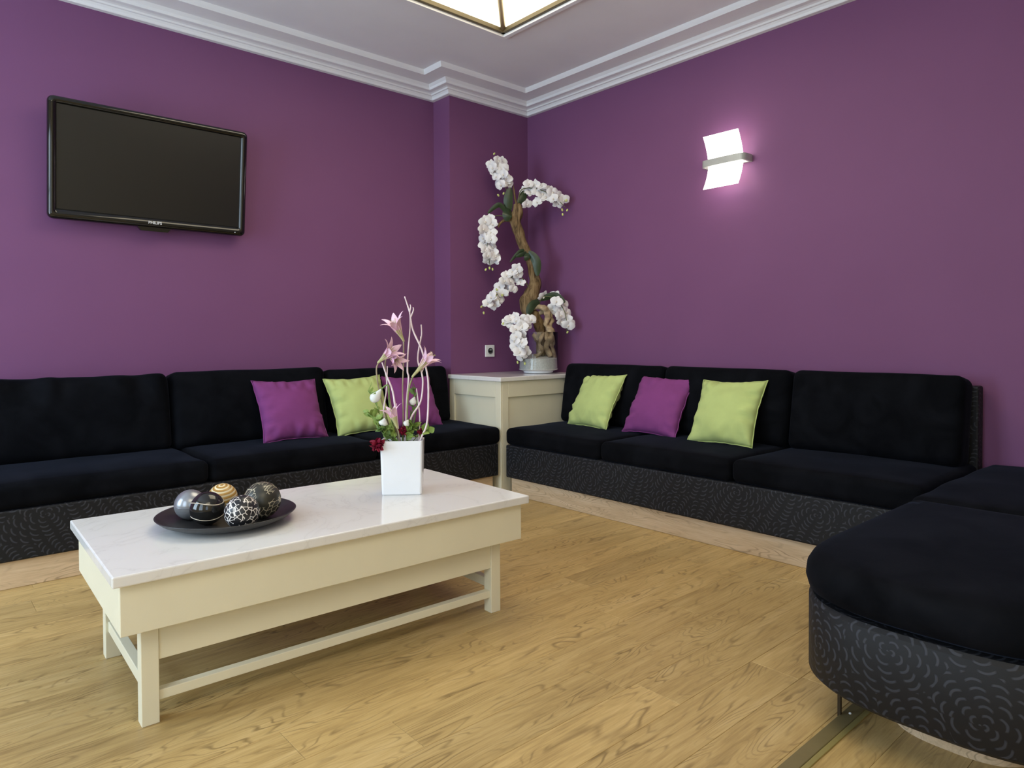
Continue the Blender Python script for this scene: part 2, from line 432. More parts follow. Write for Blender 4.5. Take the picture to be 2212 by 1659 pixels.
# wall socket on the pier
so = thing('wall_socket', (-0.4, 0.0, 0.868), 'small white square wall socket on purple pier beside the orchids', 'socket')
bm = B(-0.445, -0.357, -0.011, -0.0005, 0.868, 0.958, bev=0.004); O('cover_plate', bm, 'socket', so)
bm = bmesh.new(); lathe(bm, [(0, 0.0), (0.020, 0.0), (0.0215, 0.003), (0.0215, 0.006), (0.0225, 0.006), (0.0225, 0.0)], (0, 0), 28)
xf(bm, Matrix.Translation((-0.401, -0.011, 0.913)) @ Matrix.Rotation(R(90), 4, 'X')); O('socket_well', bm, 'dark_hole', so)
bm = bmesh.new(); tube(bm, [Vector((-0.401, -0.010, 0.921)), Vector((-0.401, -0.024, 0.921))], 0.003, 8); O('earth_pin', bm, 'grey_metal', so)

# ------------------------------------------------------------------ ceiling lamp
M['opal'] = emit('lit_opal_glass', (1.0, 0.89, 0.66), 4.2)
def ceiling_lamp(LX0, LX1, LY0, LY1, label):
    cl = thing('ceiling_lamp', ((LX0+LX1)/2, (LY0+LY1)/2, CEIL), label, 'lamp')
    bm = bmesh.new()
    for a in ((LX0-0.03, LX1+0.03, LY1, LY1+0.03), (LX0-0.03, LX1+0.03, LY0-0.03, LY0), (LX0-0.03, LX0, LY0, LY1), (LX1, LX1+0.03, LY0, LY1)):
        box(bm, *a, CEIL-0.020, CEIL+0.002, bev=0.002)
    O('frame', bm, 'plaster', cl)
    bm = bmesh.new(); t = 0.022
    for a in ((LX0, LX1, LY1-t, LY1), (LX0, LX1, LY0, LY0+t), (LX0, LX0+t, LY0, LY1), (LX1-t, LX1, LY0, LY1)):
        box(bm, *a, CEIL-0.006, CEIL+0.02, bev=0.002)
    O('brass_rim', bm, 'brass', cl)
    apex = Vector(((LX0+LX1)/2, (LY0+LY1)/2, CEIL+0.28)); zb = CEIL+0.012
    cs = [Vector((x, y, zb)) for x, y in ((LX0, LY0), (LX1, LY0), (LX1, LY1), (LX0, LY1))]
    for k in range(4):
        bm = bmesh.new(); a, b_ = cs[k], cs[(k+1) % 4]
        vs = [bm.verts.new(p) for p in (a, b_, apex)]; f = bm.faces.new(vs)
        nrm = (b_-a).cross(apex-a).normalized()
        if nrm.z < 0: nrm = -nrm
        e = bmesh.ops.extrude_face_region(bm, geom=[f]); bmesh.ops.translate(bm, verts=[v for v in e['geom'] if isinstance(v, bmesh.types.BMVert)], vec=nrm*0.006)
        bmesh.ops.recalc_face_normals(bm, faces=bm.faces)
        O('glass_pane', bm, 'opal', cl)
        bm = bmesh.new(); tube(bm, [cs[k]+Vector((0, 0, -0.004)), apex+Vector((0, 0, -0.004))], 0.016, 8); O('hip_bar', bm, 'hip_brass', cl, True)
ceiling_lamp(LX0, LX1, LY0, LY1, 'large square lit pyramid ceiling lamp with brass hip bars, above the coffee table')
ceiling_lamp(*ADDED_LAMP, 'added square lit pyramid ceiling lamp at the camera end of the room, out of view')  # added out of view to warm the near floor and table front

# ------------------------------------------------------------------ wall lamp
sy, sz = -1.765, 2.040
wl = thing('wall_lamp', (0.0, sy, sz), 'lit wall lamp with two flared white glass leaves and grey band', 'lamp')
M['sconce_glass'] = emit('lit_white_glass', (1.0, 0.93, 0.82), 5.0)
def leaf_glass(z0, z1, sgn):
    bm = bmesh.new(); n = 10; rows = []
    for s in (0, 1):
        for i in range(n+1):
            t = i/n; z = z0+(z1-z0)*t
            x = -0.062-0.055*t**1.6 + (0.006 if s else 0)
            rows.append((bm.verts.new((x, sy+0.113, z)), bm.verts.new((x, sy-0.113, z))))
    for s in (0, n+1):
        for i in range(n): bm.faces.new((rows[s+i][0], rows[s+i][1], rows[s+i+1][1], rows[s+i+1][0]))
    for i in range(n):
        for e in (0, 1): bm.faces.new((rows[i][e], rows[i+1][e], rows[n+1+i+1][e], rows[n+1+i][e]))
    for i in (0, n): bm.faces.new((rows[i][0], rows[i][1], rows[n+1+i][1], rows[n+1+i][0]))
    bmesh.ops.recalc_face_normals(bm, faces=bm.faces)
    return bm
O('glass_leaf', leaf_glass(sz+0.005, sz+0.152, 1), 'sconce_glass', wl, True)
O('glass_leaf', leaf_glass(sz-0.015, sz-0.158, -1), 'sconce_glass', wl, True)
bm = bmesh.new()   # band bent round the glass, both ends returning to the wall
pts = [(-0.004, sy+0.135), (-0.06, sy+0.137), (-0.088, sy+0.128), (-0.096, sy+0.10), (-0.099, sy), (-0.096, sy-0.10), (-0.088, sy-0.128), (-0.06, sy-0.137), (-0.004, sy-0.135)]
P = catmull([(x, y, 0) for x, y in pts], 4); hh = 0.020; rows = []
for i, p in enumerate(P):
    t_ = (P[min(i+1, len(P)-1)]-P[max(i-1, 0)]).normalized(); nv = Vector((t_.y, -t_.x, 0))
    rows.append([bm.verts.new(p+nv*s*0.006+Vector((0, 0, sz-0.003+zz))) for s, zz in ((-1, -hh), (1, -hh), (1, hh), (-1, hh))])
for a, b_ in zip(rows, rows[1:]):
    for k in range(4): bm.faces.new((a[k], a[(k+1) % 4], b_[(k+1) % 4], b_[k]))
for r_ in (rows[0], rows[-1]): bm.faces.new(r_)
bmesh.ops.recalc_face_normals(bm, faces=bm.faces); O('band', bm, 'grey_metal', wl)
O('wall_mount', B(-0.02, -0.0005, sy-0.14, sy+0.14, sz-0.022, sz+0.016, bev=0.004), 'grey_metal', wl)
O('lamp_holder', B(-0.052, -0.018, sy-0.05, sy+0.05, sz-0.018, sz+0.010, bev=0.006), 'grey_metal', wl)

# ------------------------------------------------------------------ television
TVC = Vector((-2.657, 0.085, 1.908)); TW, TH = 0.972, 0.598
tv = thing('television', TVC - Vector((0, 0, TH/2)), 'black flat screen television tilted down on the purple wall', 'television')
TM = Matrix.Translation(TVC) @ Matrix.Rotation(R(6.0), 4, 'X')   # local: x right, z up, -y towards the room
def rrect(w_, h_, r, n=6):
    out = []
    for cx, cz, a0 in ((w_/2-r, h_/2-r, 0), (-w_/2+r, h_/2-r, 90), (-w_/2+r, -h_/2+r, 180), (w_/2-r, -h_/2+r, 270)):
        for k in range(n+1):
            a = R(a0+90*k/n); out.append((cx+r*math.cos(a), cz+r*math.sin(a)))
    return out
def loft(rings, capa=True, capb=True):
    bm = bmesh.new(); vr = [[bm.verts.new(p) for p in rg] for rg in rings]; n = len(vr[0])
    for a, b_ in zip(vr, vr[1:]):
        for k in range(n): bm.faces.new((a[k], a[(k+1) % n], b_[(k+1) % n], b_[k]))
    if capa: bm.faces.new(vr[0])
    if capb: bm.faces.new(vr[-1])
    bmesh.ops.recalc_face_normals(bm, faces=bm.faces); return bm
def ring(w_, h_, r, y, dz=0): return [(x, y, z+dz) for x, z in rrect(w_, h_, r)]
SWD, SHT = TW-0.082, TH-0.094
bz = loft([ring(TW-0.03, TH-0.03, 0.02, 0.03), ring(TW-0.002, TH-0.002, 0.026, 0.024), ring(TW, TH, 0.028, 0.008), ring(TW-0.006, TH-0.006, 0.026, -0.006), ring(TW-0.024, TH-0.024, 0.02, -0.013),
           ring(TW-0.06, TH-0.06, 0.012, -0.011), ring(SWD+0.006, SHT+0.006, 0.004, -0.003, 0.008), ring(SWD+0.006, SHT+0.006, 0.004, 0.004, 0.008)], True, False)
xf(bz, TM); O('bezel', bz, 'tv_gloss', tv, True)
O('screen', xf(B(-SWD/2-0.003, SWD/2+0.003, -0.001, 0.003, -SHT/2+0.005, SHT/2+0.011), TM), 'tv_screen', tv)
O('rear_housing', xf(B(-0.40, 0.40, 0.026, 0.07, -0.22, 0.22, bev=0.02, seg=3), TM), 'tv_back', tv)
lip = loft([[(x*s, y, -TH/2+0.012-dz) for x, dz in ((-0.092, 0), (-0.066, 0.030), (0.066, 0.030), (0.092, 0))] for y, s in ((0.020, 1), (-0.006, 1))]); xf(lip, TM)
O('lower_lip', lip, 'tv_gloss', tv)
cu = bpy.data.curves.new('lettering', 'FONT'); cu.body = 'PHILIPS'; cu.size = 0.021; cu.align_x = 'CENTER'; cu.extrude = 0.0006; cu.offset = 0.0004
to = bpy.data.objects.new('lettering', cu); COL.objects.link(to)
dg = bpy.context.evaluated_depsgraph_get(); me = bpy.data.meshes.new_from_object(to.evaluated_get(dg)); bpy.data.objects.remove(to)
bm = bmesh.new(); bm.from_mesh(me); xf(bm, TM @ Matrix.Translation((0.0, -0.0135, -TH/2+0.021)) @ Matrix.Rotation(R(90), 4, 'X')); O('brand_lettering', bm, 'logo', tv)
bm = bmesh.new(); bmesh.ops.create_uvsphere(bm, u_segments=10, v_segments=6, radius=0.0035); xf(bm, TM @ Matrix.Translation((0.425, -0.012, -TH/2+0.019))); O('indicator_light', bm, 'logo', tv, True)
bm = bmesh.new(); box(bm, -2.80, -2.52, 0.181, 0.1945, 1.78, 2.02); box(bm, -2.75, -2.72, 0.14, 0.185, 1.80, 2.0); box(bm, -2.60, -2.57, 0.14, 0.185, 1.80, 2.0)
O('wall_bracket', bm, 'tv_back', tv)

# ------------------------------------------------------------------ sofas
def cushion_at(name, parent, size, r, Mx, puff=0.0, wr=0.0, seed=0, gather=0.0, n=(18, 14, 5), wfreq=5.0):
    bm = softbox(size[0]/2, size[1]/2, size[2]/2, r, puff, n, wr, wfreq, seed, gather); xf(bm, Mx)
    return O(name, bm, 'velvet', parent, True)
def base_box(x0, x1, y0, y1, z0, z1):
    bm = B(x0, x1, y0, y1, z0, z1, bev=0.008)
    bm.normal_update()
    def f(c, n):
        if abs(n.y) > 0.7: return (c.x, c.z)
        if abs(n.x) > 0.7: return (c.y+0.37, c.z)
        return (c.x, c.y)
    box_uv(bm, f); return bm
ZB0, ZB1, ZS = 0.114, 0.322, 0.428
# left sofa (along the television wall)
lx0, lx1, lyf = -3.515, -0.800, -0.568
ls = thing('sofa', ((lx0+lx1)/2, -0.2, 0), 'black velvet sofa along the wall beneath the television', 'sofa', 'black velvet corner sofas')
O('base', base_box(lx0, lx1, lyf, YW-0.02, ZB0, ZB1), 'rose', ls)
O('plinth', B(lx0+0.02, lx1-0.03, lyf+0.022, YW-0.06, 0.0, ZB0, bev=0.003), 'ash', ls)
O('back_panel', base_box(lx0, lx1, YW-0.09, YW-0.02, ZB1, 0.775), 'rose', ls)
seams = [-0.775, -1.688, -2.602, -3.515]
for k in range(3):
    xc = (seams[k]+seams[k+1])/2; wd = seams[k]-seams[k+1]-0.006
    cushion_at('seat_cushion', ls, (wd, 0.70, 0.108), 0.032, Matrix.Translation((xc, lyf-0.006+0.35, ZB1+0.054)), 0.010, 0.005, seed=k, n=(20, 14, 4))
bseams = [-0.815, -1.745, -2.632, -3.53]
for k in range(3):
    xc = (bseams[k]+bseams[k+1])/2; wd = bseams[k]-bseams[k+1]-0.008
    hgt = 0.405+(0.008 if k == 1 else 0)+(-0.010 if k == 0 else 0)
    Mx = Matrix.Translation((xc, 0.008, ZS-0.012+hgt/2)) @ Matrix.Rotation(R(90-9), 4, 'X')
    cushion_at('back_cushion', ls, (wd, hgt, 0.17), 0.042, Mx, 0.022, 0.010, seed=10+k, gather=(0.045 if k == 2 else 0.0), n=(44, 16, 4), wfreq=4.0)
# right sofa
rxf, ry0, ry1 = -0.800, -0.640, -3.06
rs = thing('sofa', (-0.4, (ry0+ry1)/2, 0), 'black velvet sofa beneath the lit wall lamp', 'sofa', 'black velvet corner sofas')
O('base', base_box(rxf, -0.02, ry1, ry0, ZB0, ZB1), 'rose', rs)
O('plinth', B(rxf+0.022, -0.06, ry1, ry0-0.03, 0.0, ZB0, bev=0.003), 'ash_turned', rs)
O('back_panel', base_box(-0.095, -0.02, ry1+0.01, ry0, ZB1, 0.778), 'rose', rs)
seams = [-0.632, -1.432, -2.238, -3.055]
for k in range(3):
    yc = (seams[k]+seams[k+1])/2; wd = seams[k]-seams[k+1]-0.006
    Mx = Matrix.Translation((rxf-0.006+0.36, yc, ZB1+0.054)) @ Matrix.Rotation(R(-90), 4, 'Z')
    cushion_at('seat_cushion', rs, (wd, 0.72, 0.108), 0.032, Mx, 0.010, 0.005, seed=20+k, n=(20, 14, 4))
bseams = [-0.618, -1.452, -2.252, -3.035]
for k in range(3):
    yc = (bseams[k]+bseams[k+1])/2; wd = bseams[k]-bseams[k+1]-0.008
    hgt = 0.410
    Mx = Matrix.Translation((-0.187, yc, ZS-0.012+hgt/2)) @ Matrix.Rotation(R(-90), 4, 'Z') @ Matrix.Rotation(R(90-10), 4, 'X')
    cushion_at('back_cushion', rs, (wd, hgt, 0.17), 0.042, Mx, 0.022, 0.010, seed=30+k, gather=(0.012 if k == 2 else 0.0), n=(36, 16, 4), wfreq=4.0)
# chaise with a rounded end
def outline(off=0.0, n=600, xb=-1.035):
    a, b_, cx, cy, ex = 0.40+off, 0.355+off, -1.605, -3.425, 2.9
    pts = []
    for k in range(n+1):
        th = R(90+180*k/n); c, s = math.cos(th), math.sin(th)
        pts.append((cx+a*math.copysign(abs(c)**(2/ex), c), cy+b_*math.copysign(abs(s)**(2/ex), s)))
    xs = [xb+(cx-xb)*i/8 for i in range(8)]
    full = pts; cum = [0.0]
    for p, q in zip(full, full[1:]): cum.append(cum[-1]+math.hypot(q[0]-p[0], q[1]-p[1]))
    m_ = 72; res = []; k = 0
    for i in range(m_+1):
        t = cum[-1]*i/m_
        while k < len(cum)-2 and cum[k+1] < t: k += 1
        f_ = (t-cum[k])/max(cum[k+1]-cum[k], 1e-9); res.append((full[k][0]+(full[k+1][0]-full[k][0])*f_, full[k][1]+(full[k+1][1]-full[k][1])*f_))
    return [(x, cy+b_) for x in xs] + res + [(x, cy-b_) for x in reversed(xs)]
def prism(levels, xb=-1.035, puff=0.0, grid=False):
    """stack of outlines (offset, z); top closed with a fan of shrinking outlines"""
    bm = bmesh.new(); rows = []
    for off, z in levels:
        rows.append([bm.verts.new((x, y, z)) for x, y in outline(off, xb=xb)])
    n = len(rows[0])
    for a, b_ in zip(rows, rows[1:]):
        for k in range(n): bm.faces.new((a[k], a[(k+1) % n], b_[(k+1) % n], b_[k]))
    bm.faces.new(rows[0])
    last = rows[-1]; cx, cy = -1.45, -3.425; zt = levels[-1][1]
    for s in (0.92, 0.8, 0.6, 0.35, 0.12):
        nr = [bm.verts.new((cx+(v.co.x-cx)*s, cy+(v.co.y-cy)*s, zt+puff*(1-s*s)+0.004*noise.noise(Vector((v.co.x*s*5, v.co.y*s*5, 1))))) for v in rows[-1]]
        for k in range(n): bm.faces.new((last[k], last[(k+1) % n], nr[(k+1) % n], nr[k]))
        last = nr
    bm.faces.new(last)
    bmesh.ops.recalc_face_normals(bm, faces=bm.faces); return bm
ch = thing('chaise_longue', (-1.0, -3.425, 0), 'black velvet chaise with rounded end and rose patterned base, nearest the camera', 'chaise')
def chaise_base():
    bm = prism([(-0.010, ZB0), (0.0, ZB0+0.010), (0.0, ZB1-0.01), (-0.008, ZB1)], xb=-0.03)
    bm.normal_update()
    ol = outline(0.0, xb=-0.03); cum = [0.0]
    for a, b_ in zip(ol, ol[1:]): cum.append(cum[-1]+math.hypot(b_[0]-a[0], b_[1]-a[1]))
    uv = bm.loops.layers.uv.new('UVMap')
    def near(c): return min(range(len(ol)), key=lambda i: (ol[i][0]-c.x)**2+(ol[i][1]-c.y)**2)
    for f in bm.faces:
        side = abs(f.normal.z) < 0.7
        for l in f.loops:
            c = l.vert.co
            l[uv].uv = (cum[near(c)]+0.1, c.z+0.03) if side else (c.x, c.y)
    return bm
bm = chaise_base()
O('base', bm, 'rose', ch)
for f in ch.children[0].data.polygons: f.use_smooth = abs(f.normal.z) < 0.5
bm = prism([(-0.19, 0.0), (-0.19, ZB0)], xb=-0.06); O('plinth', bm, 'ash', ch)
bm = B(-1.856, -1.848, -3.190, -3.182, 0.0, ZB0+0.002); xf(bm, Matrix.Identity(4)); O('foot', bm, 'subfloor', ch)
bm = prism([(-0.03, ZB1+0.002), (0.0, ZB1+0.018), (0.007, ZB1+0.045), (0.004, ZB1+0.072), (-0.006, ZB1+0.090), (-0.022, ZB1+0.102), (-0.045, ZB1+0.108)], puff=0.014)
O('front_cushion', bm, 'velvet', ch, True)
cushion_at('rear_cushion', ch, (1.0, 0.70, 0.112), 0.034, Matrix.Translation((-0.528, -3.425, ZB1+0.056)), 0.012, 0.006, seed=44, n=(20, 14, 4))

# ------------------------------------------------------------------ throw pillows
def pillow(label, cloth_, group, base, ang, tilt, roll=0.0, size=0.385, seed=0, thick=0.066):
    """base = middle of the lower edge; ang = heading of the pillow's right-hand side; leans back by tilt"""
    ux = Vector((math.cos(ang), math.sin(ang), 0)); nb = Vector((-math.sin(ang), math.cos(ang), 0))  # nb points to the backrest
    up = Vector((0, 0, math.cos(tilt)))+nb*math.sin(tilt); nf = ux.cross(up)  # towards the room
    rr = Matrix.Rotation(roll, 3, nf); ux = rr @ ux; upr = rr @ up
    Cn = Vector(base)+up*(size/2)
    N = 26; bm = bmesh.new(); grids = []
    def pt(s, t, side):
        k = (1-abs(s)**2.6)*(1-abs(t)**2.6); th = thick*max(k, 0)**0.55
        px = s*(1-0.085*(1-t*t)*abs(s)**1.5); pz = t*(1-0.085*(1-s*s)*abs(t)**1.5)
        e = max(abs(s), abs(t)); wv = 0.0
        if e < 0.999:
            al = t if abs(s) > abs(t) else s
            wv = 0.030*max(0, (e-0.45)/0.55)*(1-e)**0.35*noise.noise(Vector((al*5.5+seed*2, s*2.2+seed, t*2.2)))*1.8
            wv += 0.004*noise.noise(Vector((s*2+seed, t*2, seed*1.7)))
        nz = 0.010*(e**6)*noise.noise(Vector((s*4+seed, t*4, 5.0)))
        return Cn+ux*(px*size/2)+upr*(pz*size/2)+nf*(side*(th+(wv if th > 0.004 else 0))+nz)
    for side in (1, -1):
        g = [[bm.verts.new(pt(2*i/N-1, 2*j_/N-1, side)) for i in range(N+1)] for j_ in range(N+1)]; grids.append(g)
        for j_ in range(N):
            for i in range(N):
                q = (g[j_][i], g[j_][i+1], g[j_+1][i+1], g[j_+1][i]); bm.faces.new(q if side > 0 else tuple(reversed(q)))
    bmesh.ops.remove_doubles(bm, verts=bm.verts, dist=0.0004)
    th_ = thing('throw_pillow', Vector(base), label, 'pillow', group)
    O('cover', bm, cloth_, th_, True)
    edge = []
    for i in range(N): edge.append(pt(2*i/N-1, -1, 0))
    for i in range(N): edge.append(pt(1, 2*i/N-1, 0))
    for i in range(N): edge.append(pt(1-2*i/N, 1, 0))
    for i in range(N+1): edge.append(pt(-1, 1-2*i/N, 0))
    bm = bmesh.new(); tube(bm, edge, 0.0028, 6); O('seam_piping', bm, cloth_, th_, True)
G1, G2 = 'pillows on the sofa beneath the television', 'pillows on the sofa beneath the wall lamp'
pillow('purple square pillow on the sofa beneath the television, left of the green one', 'purple_cloth', G1, (-2.025, -0.262, 0.432), R(1), R(29), R(-1), 0.385, 1)
pillow('lime green square pillow on the sofa beneath the television', 'green_cloth', G1, (-1.590, -0.268, 0.432), R(-3), R(29), R(2), 0.385, 2)
pillow('purple square pillow half hidden behind the table bouquet', 'purple_cloth', G1, (-1.20, -0.262, 0.432), R(0), R(30), R(-2), 0.375, 3)
pillow('lime green square pillow on the sofa nearest the corner cabinet', 'green_cloth', G2, (-0.440, -0.995, 0.432), R(-98), R(29), R(1), 0.385, 4)
pillow('purple square pillow between two lime green ones under the wall lamp', 'purple_cloth', G2, (-0.430, -1.488, 0.432), R(-89), R(29), R(-2), 0.385, 5)
pillow('lime green square pillow right of the purple one under the wall lamp', 'green_cloth', G2, (-0.462, -1.960, 0.432), R(-90), R(29), R(2), 0.385, 6)

# ------------------------------------------------------------------ corner cabinet
cx0, cy0, cz = -0.790, -0.580, 0.752
cb = thing('corner_cabinet', (-0.39, -0.29, 0), 'cream panelled corner cabinet with pale stone top between the two sofas', 'cabinet')
ce = 0.014
O('stone_top', B(cx0, -0.002, cy0, -0.002, cz-0.030, cz, bev=0.005), 'marble', cb)
ax, ay = cx0+ce, cy0+ce
O('carcass', B(ax+0.012, -0.006, ay+0.012, -0.006, 0.0, cz-0.031), 'cream', cb)
for (y0, y1) in ((ay, ay+0.058), (-0.062, -0.006)): O('stile', B(ax, ax+0.0119, y0, y1, 0.0, cz-0.031, bev=0.002), 'cream', cb)
O('rail', B(ax, ax+0.0119, ay+0.0585, -0.0625, cz-0.135, cz-0.031, bev=0.002), 'cream', cb)
O('rail', B(ax, ax+0.0119, ay+0.0585, -0.0625, 0.0, 0.11, bev=0.002), 'cream', cb)
for (x0, x1) in ((ax+0.0125, ax+0.066), (-0.062, -0.006)): O('stile', B(x0, x1, ay, ay+0.0119, 0.0, cz-0.031, bev=0.002), 'cream', cb)
O('rail', B(ax+0.0665, -0.0625, ay, ay+0.0119, cz-0.135, cz-0.031, bev=0.002), 'cream', cb)
O('rail', B(ax+0.0665, -0.0625, ay, ay+0.0119, 0.0, 0.11, bev=0.002), 'cream', cb)

# ------------------------------------------------------------------ coffee table
TBM = Matrix.Translation((-2.640, -1.7556, 0)) @ Matrix.Rotation(-0.0327, 4, 'Z')
tb = thing('coffee_table', (-2.640, -1.7556, 0), 'low cream wooden coffee table with white marble top', 'table')
TL, TD, TZ = 1.3386, 0.7008, 0.428
LL, LD, LW = 1.188, 0.545, 0.043
def T(name, *a, mat='cream', **k): return O(name, xf(B(*a, **k), TBM), mat, tb)
T('marble_top', -TL/2, TL/2, -TD/2, TD/2, TZ-0.029, TZ, mat='marble', bev=0.004)
AL, AD = TL-0.040, TD-0.046
for s in (-1, 1):
    T('apron_board', -AL/2, AL/2, s*AD/2, s*(AD/2-0.02), 0.268, TZ-0.0295, bev=0.002)
    T('apron_board', s*AL/2, s*(AL/2-0.02), -AD/2+0.0205, AD/2-0.0205, 0.268, TZ-0.0295, bev=0.002)
    T('lower_rail', -LL/2+LW+0.0005, LL/2-LW-0.0005, s*(LD/2-0.004), s*(LD/2-0.024), 0.165, 0.30, bev=0.0015)
    T('lower_rail', s*(LL/2-0.004), s*(LL/2-0.024), -LD/2+LW+0.0005, LD/2-LW-0.0005, 0.235, 0.30, bev=0.0015)
    T('stretcher', -LL/2+LW+0.0005, LL/2-LW-0.0005, s*(LD/2-0.008), s*(LD/2-0.034), 0.056, 0.082, bev=0.0015)
    T('stretcher', s*(LL/2-0.008), s*(LL/2-0.034), -LD/2+LW+0.0005, LD/2-LW-0.0005, 0.085, 0.118, bev=0.0015)
    for s2 in (-1, 1): T('leg', s*LL/2, s*(LL/2-LW), s2*LD/2, s2*(LD/2-LW), 0.0, 0.30, bev=0.002)

# ------------------------------------------------------------------ plate and decorative balls
pc = (-2.935, -1.760); z0 = TZ+0.0005
bm = bmesh.new()
lathe(bm, [(0, z0+0.001), (0.105, z0), (0.118, z0), (0.124, z0+0.003), (0.160, z0+0.009), (0.190, z0+0.022), (0.203, z0+0.033), (0.206, z0+0.036), (0.204, z0+0.0375), (0.199, z0+0.036), (0.186, z0+0.027), (0.158, z0+0.0145), (0.12, z0+0.008), (0, z0+0.007)], pc, 72)
bmesh.ops.recalc_face_normals(bm, faces=bm.faces)
tag(O('serving_plate', bm, 'plate', smooth=True), 'round shallow black plate on the coffee table', 'plate')
def ball_mat(kind):
    mt, nt, b = newmat(kind+'_ball'); tc = nn(nt, 'ShaderNodeTexCoord'); ob = tc.outputs['Object']
    if kind == 'silver':
        setc(b, (0.33, 0.34, 0.36), 0.28, 0.6, 0.55)
        f = noise_tex(nt, ob, 20, 3); lnk(nt, ramp(nt, f, [(0.3, (0.27, 0.28, 0.30)), (0.7, (0.38, 0.39, 0.42))]), b.inputs['Base Color'])
    elif kind == 'black':
        setc(b, (0.012, 0.012, 0.012), 0.12, 0.6)
        f = noise_tex(nt, ob, 18, 3); lnk(nt, ramp(nt, f, [(0.3, (0.010, 0.010, 0.010)), (0.7, (0.018, 0.017, 0.016))]), b.inputs['Base Color'])
    elif kind == 'gold':
        setc(b, (0.5, 0.3, 0.08), 0.35, 0.5)
        sp = nn(nt, 'ShaderNodeSeparateXYZ'); lnk(nt, ob, sp.inputs[0])
        ang = mth(nt, 'ARCTAN2', sp.outputs[1], sp.outputs[0])
        lat = mth(nt, 'ARCTAN2', sp.outputs[2], mth(nt, 'SQRT', mth(nt, 'ADD', mth(nt, 'MULTIPLY', sp.outputs[0], sp.outputs[0]), mth(nt, 'MULTIPLY', sp.outputs[1], sp.outputs[1]))))
        q = mth(nt, 'FRACT', mth(nt, 'ADD', mth(nt, 'MULTIPLY', lat, 3.6), mth(nt, 'DIVIDE', ang, 6.28319)))
        lnk(nt, ramp(nt, q, [(0.0, (0.36, 0.19, 0.035)), (0.48, (0.48, 0.27, 0.055)), (0.54, (0.80, 0.66, 0.40)), (0.92, (0.84, 0.73, 0.50)), (0.98, (0.36, 0.19, 0.035))]), b.inputs['Base Color'])
        bump(nt, b, mth(nt, 'ABSOLUTE', mth(nt, 'SUBTRACT', q, 0.5)), 0.5, 0.004)
    else:
        setc(b, (0.02, 0.02, 0.02), 0.35, 0.5)
        sc = 66 if kind == 'maze' else 95
        vo = nn(nt, 'ShaderNodeTexVoronoi', feature='DISTANCE_TO_EDGE', voronoi_dimensions='3D'); vo.inputs['Scale'].default_value = sc
        vo.inputs['Randomness'].default_value = 0.8
        if kind == 'maze': lnk(nt, ob, vo.inputs['Vector'])
        else: lnk(nt, mapping(nt, ob, (0.35, 1.3, 0.5)), vo.inputs['Vector'])
        line = mth(nt, 'LESS_THAN', vo.outputs['Distance'], 0.06 if kind == 'maze' else 0.055)
        msk = mth(nt, 'GREATER_THAN', noise_tex(nt, ob, 22 if kind == 'maze' else 14, 1), 0.38 if kind == 'maze' else 0.42)
        f = mth(nt, 'MULTIPLY', line, msk)
        lc = (0.75, 0.70, 0.66) if kind == 'maze' else (0.50, 0.45, 0.33)
        bc = (0.014, 0.014, 0.016) if kind == 'maze' else (0.035, 0.034, 0.026)
        lnk(nt, ramp(nt, f, [(0.0, bc), (1.0, lc)]), b.inputs['Base Color']); bump(nt, b, f, 0.4, 0.003)
    return mt
for k in ('silver', 'black', 'gold', 'tan', 'maze'): M[k+'_ball'] = ball_mat(k)
M['cream_line'] = plain('cream_glaze', (0.70, 0.60, 0.48), 0.3, 0.5)
M['silver_line'] = plain('silver_groove', (0.20, 0.205, 0.23), 0.3, 0.5, 0.5)
zt = TZ+0.0083
def ball(c, r, kind, label, rot=None):
    bm = bmesh.new(); bmesh.ops.create_uvsphere(bm, u_segments=40, v_segments=24, radius=r)
    q = rot if rot else Quaternion()
    xf(bm, Matrix.Translation((c[0], c[1], c[2])))
    ctr = Vector(c)
    me_o = O('decorative_ball', bm, kind+'_ball', None, True, origin=ctr)
    if rot: me_o.rotation_mode = 'QUATERNION'; me_o.rotation_quaternion = rot
    tag(me_o, label, 'decoration', 'decorative balls on the black plate')
    return me_o, ctr
def band(parent, ctr, r, fn, rad, mat, n=64, a0=0.0, a1=6.2832):
    pts = []
    for i in range(n+1):
        th = a0+(a1-a0)*i/n; ph = fn(th)
        pts.append(ctr+Vector((math.cos(th)*math.cos(ph), math.sin(th)*math.cos(ph), math.sin(ph)))*r)
    bm = bmesh.new(); tube(bm, pts, rad, 6); O('painted_line', bm, mat, parent, True)
o, c = ball((-3.0180, -1.6700, zt+0.0470), 0.047, 'silver', 'plain silver ball on the plate behind the black banded one'); band(o, c, 0.0467, lambda t: 0.06*math.sin(t), 0.0011, 'silver_line')
o, c = ball((-2.9985, -1.7715, zt+0.0505), 0.0505, 'black', 'glossy black ball with wavy cream lines on the plate')
band(o, c, 0.0503, lambda t: 0.42+0.10*math.sin(2*t+0.6), 0.0014, 'cream_line'); band(o, c, 0.0503, lambda t: -0.50+0.10*math.sin(2*t+2.0), 0.0014, 'cream_line')
ball((-2.9081, -1.6395, zt+0.0465), 0.0465, 'gold', 'gold and white spiral striped ball at the back of the plate', Quaternion((1, 0.12, -0.1, 0)).normalized())
ball((-2.8440, -1.8090, zt+0.0575), 0.0575, 'tan', 'large dark ball with fine tan strokes at the right of the plate', Quaternion((1, 0.3, 0.2, 0.4)).normalized())
ball((-2.9420, -1.9040, zt+0.0535), 0.0500, 'maze', 'black ball covered in a white broken net at the plate front', Quaternion((1, 0.2, 0.5, 0.1)).normalized())

